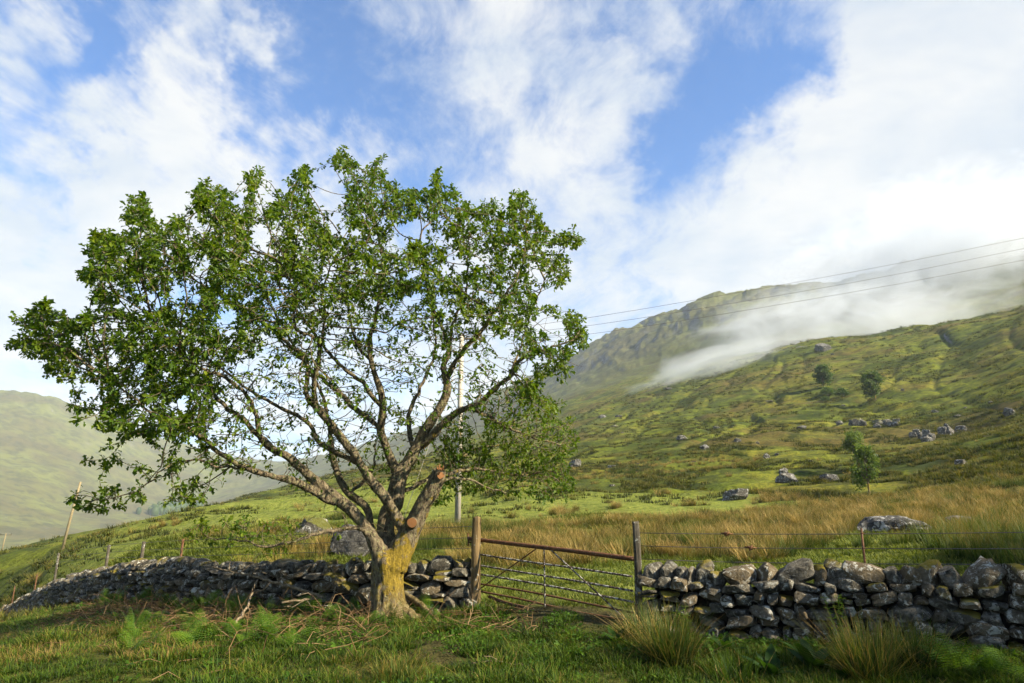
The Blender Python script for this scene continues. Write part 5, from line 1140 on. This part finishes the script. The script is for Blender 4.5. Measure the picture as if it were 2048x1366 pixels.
fallen('fallen_branch', [(945, 1335), (985, 1330), (1030, 1336), (1062, 1340)], 'thin forked stick on the green grass before the gate', .010, .006, 10, .03, seed=7, twigs=2)
fallen('fallen_branch', [(668, 1195, 10.3), (672, 1160, 10.4), (660, 1130, 10.6)], 'upright dead twig standing against the wall left of the trunk', .008, .004, 10, seed=8, twigs=2)
fallen('sawn_log', [(806, 1186, 10.4), (832, 1204, 10.1), (862, 1226, 9.8)], 'short sawn log leaning between the trunk foot and the wall end', .045, .040, 10, seed=9, twigs=0, bark=M_bark)

# ================================================================ TREES ON THE HILL
M_hleaf = leaf_mat('hill_tree_leaf', (.030, .060, .010), (.050, .085, .014), (.085, .115, .022), (1.7, 1.8, 1.1))
M_hleaf2 = leaf_mat('birch_leaf', (.045, .080, .012), (.080, .125, .018), (.13, .17, .03), (1.9, 1.9, 1.1))
def hill_tree(box, label, mat, seed, slim=False, r0=60., name='hill_tree', group=None, nl=2600):
    x0, y0, x1, y1 = box; p = on_ground((x0+x1)/2, y1, r0); Y = p.y*math.cos(PITCH)+(p.z-EYE)*math.sin(PITCH); wd = (x1-x0)*Y/FPX; ht = (y1-y0)*Y/FPX
    gg = np.random.default_rng(seed); root = empty(name, tuple(p)); tag(root, label, 'tree', group)
    a = Acc(); V, q, t3 = tube(spline([(0, 0, -.3), (gg.normal()*.1*wd*.3, 0, ht*.35), (gg.normal()*.1*wd, 0, ht*.85)], ht*.1), np.linspace(ht*.028, ht*.006, len(spline([(0, 0, -.3), (0, 0, ht*.35), (0, 0, ht*.85)], ht*.1)))[:1].repeat(1) if False else ht*.02, 7); a.add(V, q, t3)
    cl = []
    for k in range(26 if not slim else 22):
        f = gg.uniform(.14, .97); rad = wd*.5*math.sin(math.pi*min(1, f*.82+.16))**.7; an = gg.uniform(0, 6.28); q_ = math.sqrt(gg.random())*.85; c = np.array([rad*q_*math.cos(an), rad*q_*math.sin(an), ht*f]); cl.append(c)
        V, q, t3 = tube(np.array([[0, 0, ht*f*.6], c*.6+np.array([0, 0, ht*f*.3]), c]), [ht*.010, ht*.006, ht*.003], 5); a.add(V, q, t3)
    obj('trunk', a.mesh('trunk', M_bark), root)
    cl = np.array(cl); ci = gg.integers(0, len(cl), nl); o_ = cl[ci] + gg.normal(size=(nl, 3))*np.array([wd*.085, wd*.085, ht*.05])
    o_[:, 2] = np.maximum(o_[:, 2], ht*.02)
    V = leaf_frames(o_, gg.normal(size=(nl, 3)), gg.normal(size=(nl, 3)), gg.uniform(.06, .12, nl)*wd, LEAF2_V)
    obj('crown', mesh('crown', V.reshape(-1, 3), (LEAF2_F[None]+(np.arange(nl)*9)[:, None, None]).reshape(-1, 3), False, [mat], {'var': np.repeat(np.clip(.5+gg.normal(size=nl)*.2, .02, .97), 9)}), root)
hill_tree((1626, 734, 1668, 778), 'round dark green tree on the hillside above a grassy gully', M_hleaf, 1, r0=100)
hill_tree((1728, 742, 1774, 800), 'taller dark green tree beside the gully on the hillside', M_hleaf, 2, r0=100)
hill_tree((1692, 852, 1740, 945), 'slim leaning light green birch rising behind its bushier neighbour', M_hleaf2, 3, True, r0=40)
hill_tree((1712, 898, 1768, 992), 'bushy light green birch at the edge of the rush bed', M_hleaf2, 4, True, r0=40)
for i, (b, ad) in enumerate([((1640, 775, 1672, 792), 'broad'), ((1668, 780, 1700, 795), 'rounded'), ((1640, 795, 1660, 804), 'small')]): hill_tree(b, f'{ad} low grey-green shrub in the gully under the round hillside tree', M_hleaf, 10+i, r0=100, name='shrub', group='shrubs in the gully', nl=900)
# an oak added out of view on the right, to shade the wall and rushes
def shade_oak(x, y, ht, wd):
    gg = np.random.default_rng(12); root = empty('oak_tree', (x, y, H(x, y))); tag(root, 'broad unseen oak added beyond the fern end of the wall to shade it', 'tree')
    a = Acc(); V, q, t3 = tube(spline([(0, 0, -.3), (.1, .1, ht*.3), (0, .2, ht*.6)], .3), .24, 12); a.add(V, q, t3); cl = []
    for k in range(60):
        v = gg.normal(size=3); v /= np.linalg.norm(v); c = np.array([0, 0, ht*.62]) + v*np.array([wd*.5, wd*.5, ht*.33])*gg.uniform(.55, 1.); cl.append(c)
        V, q, t3 = tube(spline([(0, 0, ht*.3), tuple(c*.5+np.array([0, 0, ht*.2])), tuple(c)], .4), .035, 6); a.add(V, q, t3)
    obj('trunk', a.mesh('trunk', M_bark), root); cl = np.array(cl); nl = 9000; o_ = cl[gg.integers(0, 60, nl)] + gg.normal(size=(nl, 3))*.42
    V = leaf_frames(o_, gg.normal(size=(nl, 3)), gg.normal(size=(nl, 3)), gg.uniform(.12, .2, nl), LEAF2_V)
    obj('crown', mesh('crown', V.reshape(-1, 3), (LEAF2_F[None]+(np.arange(nl)*9)[:, None, None]).reshape(-1, 3), False, [M_leaf], {'var': np.repeat(gg.random(nl), 9)}), root)
shade_oak(15.6, 4.6, 9.0, 8.0)
# distant wood on the far valley side
a = Acc(); gw = np.random.default_rng(3); base = on_ground(350, 1026, 300, 2500)
pts = []
for i in range(130):
    q_ = on_ground(gw.normal(350, 24), gw.normal(1026, 4), 300, 2500); s = gw.uniform(5, 10); V = _ICO[2][0]*np.array([s*.6, s*.6, s])*(1+.25*n3(_ICO[2][0]*2+i))[:, None] + np.array(q_) + np.array([0, 0, s*.6]) - np.array(base); a.add(V, None, _ICO[2][1], gw.random())
o = obj('distant_wood', a.mesh('distant_wood', M_hleaf), None, tuple(base)); tag(o, 'small hazy wood far off at the foot of the opposite hill', 'wood', kind='stuff')

# ================================================================ POLES AND LINES
def pole(name, px, py_base, Y, h, rad, label, lean=(0, 0), arm=None, stay=None, wood=None):
    p = at(px, py_base, Y); b = Vector((p.x, p.y, H(p.x, p.y))); root = empty(name, tuple(b)); tag(root, label, 'pole')
    V, q, t3 = tube(np.array([[0, 0, -.4], [lean[0]*.5, lean[1]*.5, h*.5], [lean[0], lean[1], h]]), [rad, rad*.9, rad*.75], 12); obj('pole', mesh('pole', V, [q, t3], True, [wood or M_pole]), root)
    if arm:
        V, q, t3 = tube(np.array([[lean[0]-arm, 0, h-.25], [lean[0]+arm, 0, h-.25]]), .06, 6); obj('crossarm', mesh('crossarm', V, [q, t3], True, [M_post2]), root)
        for s in (-.9, 0, .9):
            V, q, t3 = tube(np.array([[lean[0]+s*arm, 0, h-.2], [lean[0]+s*arm, 0, h-.05], [lean[0]+s*arm, 0, h+.08]]), [.03, .06, .03], 8); obj('insulator', mesh('insulator', V, [q, t3], True, [M_wire]), root)
    return root, b, Vector((b.x+lean[0], b.y+lean[1], b.z+h))
pl, pb, pt = pole('power_pole', 915, 1049, 34, at(926, 668, 34).z-H(at(915, 1049, 34).x, 34.), .15, 'tall pale wooden power pole standing in the field behind the tree', (.05, 0), 1.1)
anc = on_ground(803, 1022, 20); anc = Vector((at(803, 1022, 33).x, 33, H(at(803, 1022, 33).x, 33.)))
V, q, t3 = tube(np.array([tuple(anc-pb), tuple((anc-pb).lerp(Vector((.05, 0, (pt.z-pb.z)*.9)), .5)), (.05, 0, (pt.z-pb.z)*.9)]), .014, 5); obj('stay_wire', mesh('stay_wire', V, [q, t3], True, [M_pole]), pl)
pole('power_pole', 122, 1101, 52, 5.2, .10, 'bare wooden pole leaning over the near field crest under the lowest oak spray', (.75, 0), wood=M_pole2)
pole('power_pole', 4, 1094, 120, 3.4, .10, 'small far-off power pole with a crossarm beyond the near field crest', (.35, 0), 1.0, wood=M_pole2)
ends = []
for i, (y1, y2, y3, nm) in enumerate([(635, 545, 476, 'upper'), (651, 566, 497, 'middle'), (668, 585, 520, 'lower')]):
    A_ = pt + Vector((-1.0+i, 0, -.05)); B_ = at(1700, y2, 36); C_ = at(2048, y3, 37); M_ = at(1180, y1, 34.6); E_ = C_ + (C_-B_)*.9
    wire('power_cable', [A_, M_, B_, C_, E_], f'{nm} one of three thin power cables sloping up across the misty ridge', .009, cat='cable', step=3)
    ends.append(E_)
eb = Vector((ends[1].x, ends[1].y, H(ends[1].x, ends[1].y)))
rt = empty('power_pole', tuple(eb)); tag(rt, 'wooden power pole carrying the three cables up on the right slope', 'pole')
V, q, t3 = tube(np.array([[0, 0, -.4], [0, 0, ends[0].z-eb.z+.3]]), [.17, .13], 12); obj('pole', mesh('pole', V, [q, t3], True, [M_pole]), rt)
for i, e in enumerate(ends):
    V, q, t3 = tube(np.array([[-.0, 0, e.z-eb.z-.05], tuple(e-eb-Vector((0, 0, .05)))]), .05, 6); obj('bracket', mesh('bracket', V, [q, t3], True, [M_wire]), rt)

# ================================================================ AIR
hb = bpy.data.meshes.new('haze'); bm = bmesh.new(); bmesh.ops.create_cube(bm, size=1); bm.to_mesh(hb); bm.free()
hz = obj('haze', hb, None, (0, 0, 165), (0, 0, 0), (6400, 6400, 650)); tag(hz, 'thin pale valley haze', 'haze', kind='stuff')
mh = bpy.data.materials.new('valley_haze'); mh.use_nodes = True; t = NT(mh.node_tree); t.n.clear(); o_ = t.add('ShaderNodeOutputMaterial'); v = t.add('ShaderNodeVolumePrincipled')
v.inputs['Color'].default_value = (.80, .90, 1, 1); v.inputs['Density'].default_value = .00015; v.inputs['Anisotropy'].default_value = .0; t.link(v.outputs[0], o_.inputs['Volume']); hb.materials.append(mh)
def mist(pa, pb_, half_w, half_d, dens, label, seed, thr=.42):
    """a bank of low cloud: an elongated body of drifting vapour between two points"""
    pa, pb_ = Vector(pa), Vector(pb_); c = (pa+pb_)/2; ax = (pb_-pa); L = ax.length/2
    me = mesh('mist_bank', _ICO[3][0], _ICO[3][1], True, [])
    o = obj('mist_bank', me, None, tuple(c)); o.rotation_euler = ax.to_track_quat('X', 'Z').to_euler(); o.scale = (L, half_d, half_w)
    m = bpy.data.materials.new('drifting_mist'); m.use_nodes = True; t = NT(m.node_tree); t.n.clear(); out = t.add('ShaderNodeOutputMaterial'); v = t.add('ShaderNodeVolumePrincipled')
    O = t.add('ShaderNodeTexCoord').outputs['Object']
    d = t.vmath('LENGTH', O); W = t.vmath('MULTIPLY', O, (L/40, half_d/40, half_w/24)); W = t.vmath('ADD', W, (seed*3.1, seed*1.7, seed))
    nn = t.noise(W, 1.0, 7, .66, 1.2)
    f = t.math('SUBTRACT', nn, t.math('MULTIPLY', t.math('POWER', d, 2.0), .36))
    f = t.ss(f, thr-.14, thr+.16)
    t.link(t.math('MULTIPLY', f, dens), v.inputs['Density']); v.inputs['Color'].default_value = (.80, .83, .87, 1); v.inputs['Anisotropy'].default_value = .1
    t.link(v.outputs[0], out.inputs['Volume']); me.materials.append(m)
    return tag(o, label, 'mist', 'low cloud banks on the ridge', kind='stuff')
mist(at_r(1190, 806, 360), at_r(1720, 652, 300), 13, 24, .045, 'thin wisp of low mist trailing down the hillside', 1, .41)
mist(at_r(1330, 706, 520), at_r(2200, 575, 430), 40, 60, .026, 'thick white mist bank lying behind the near shoulder of the hill', 2, .40)
mist(at_r(1480, 615, 700), at_r(2450, 400, 700), 85, 120, .022, 'pale cloud veiling the top of the ridge', 3, .385)
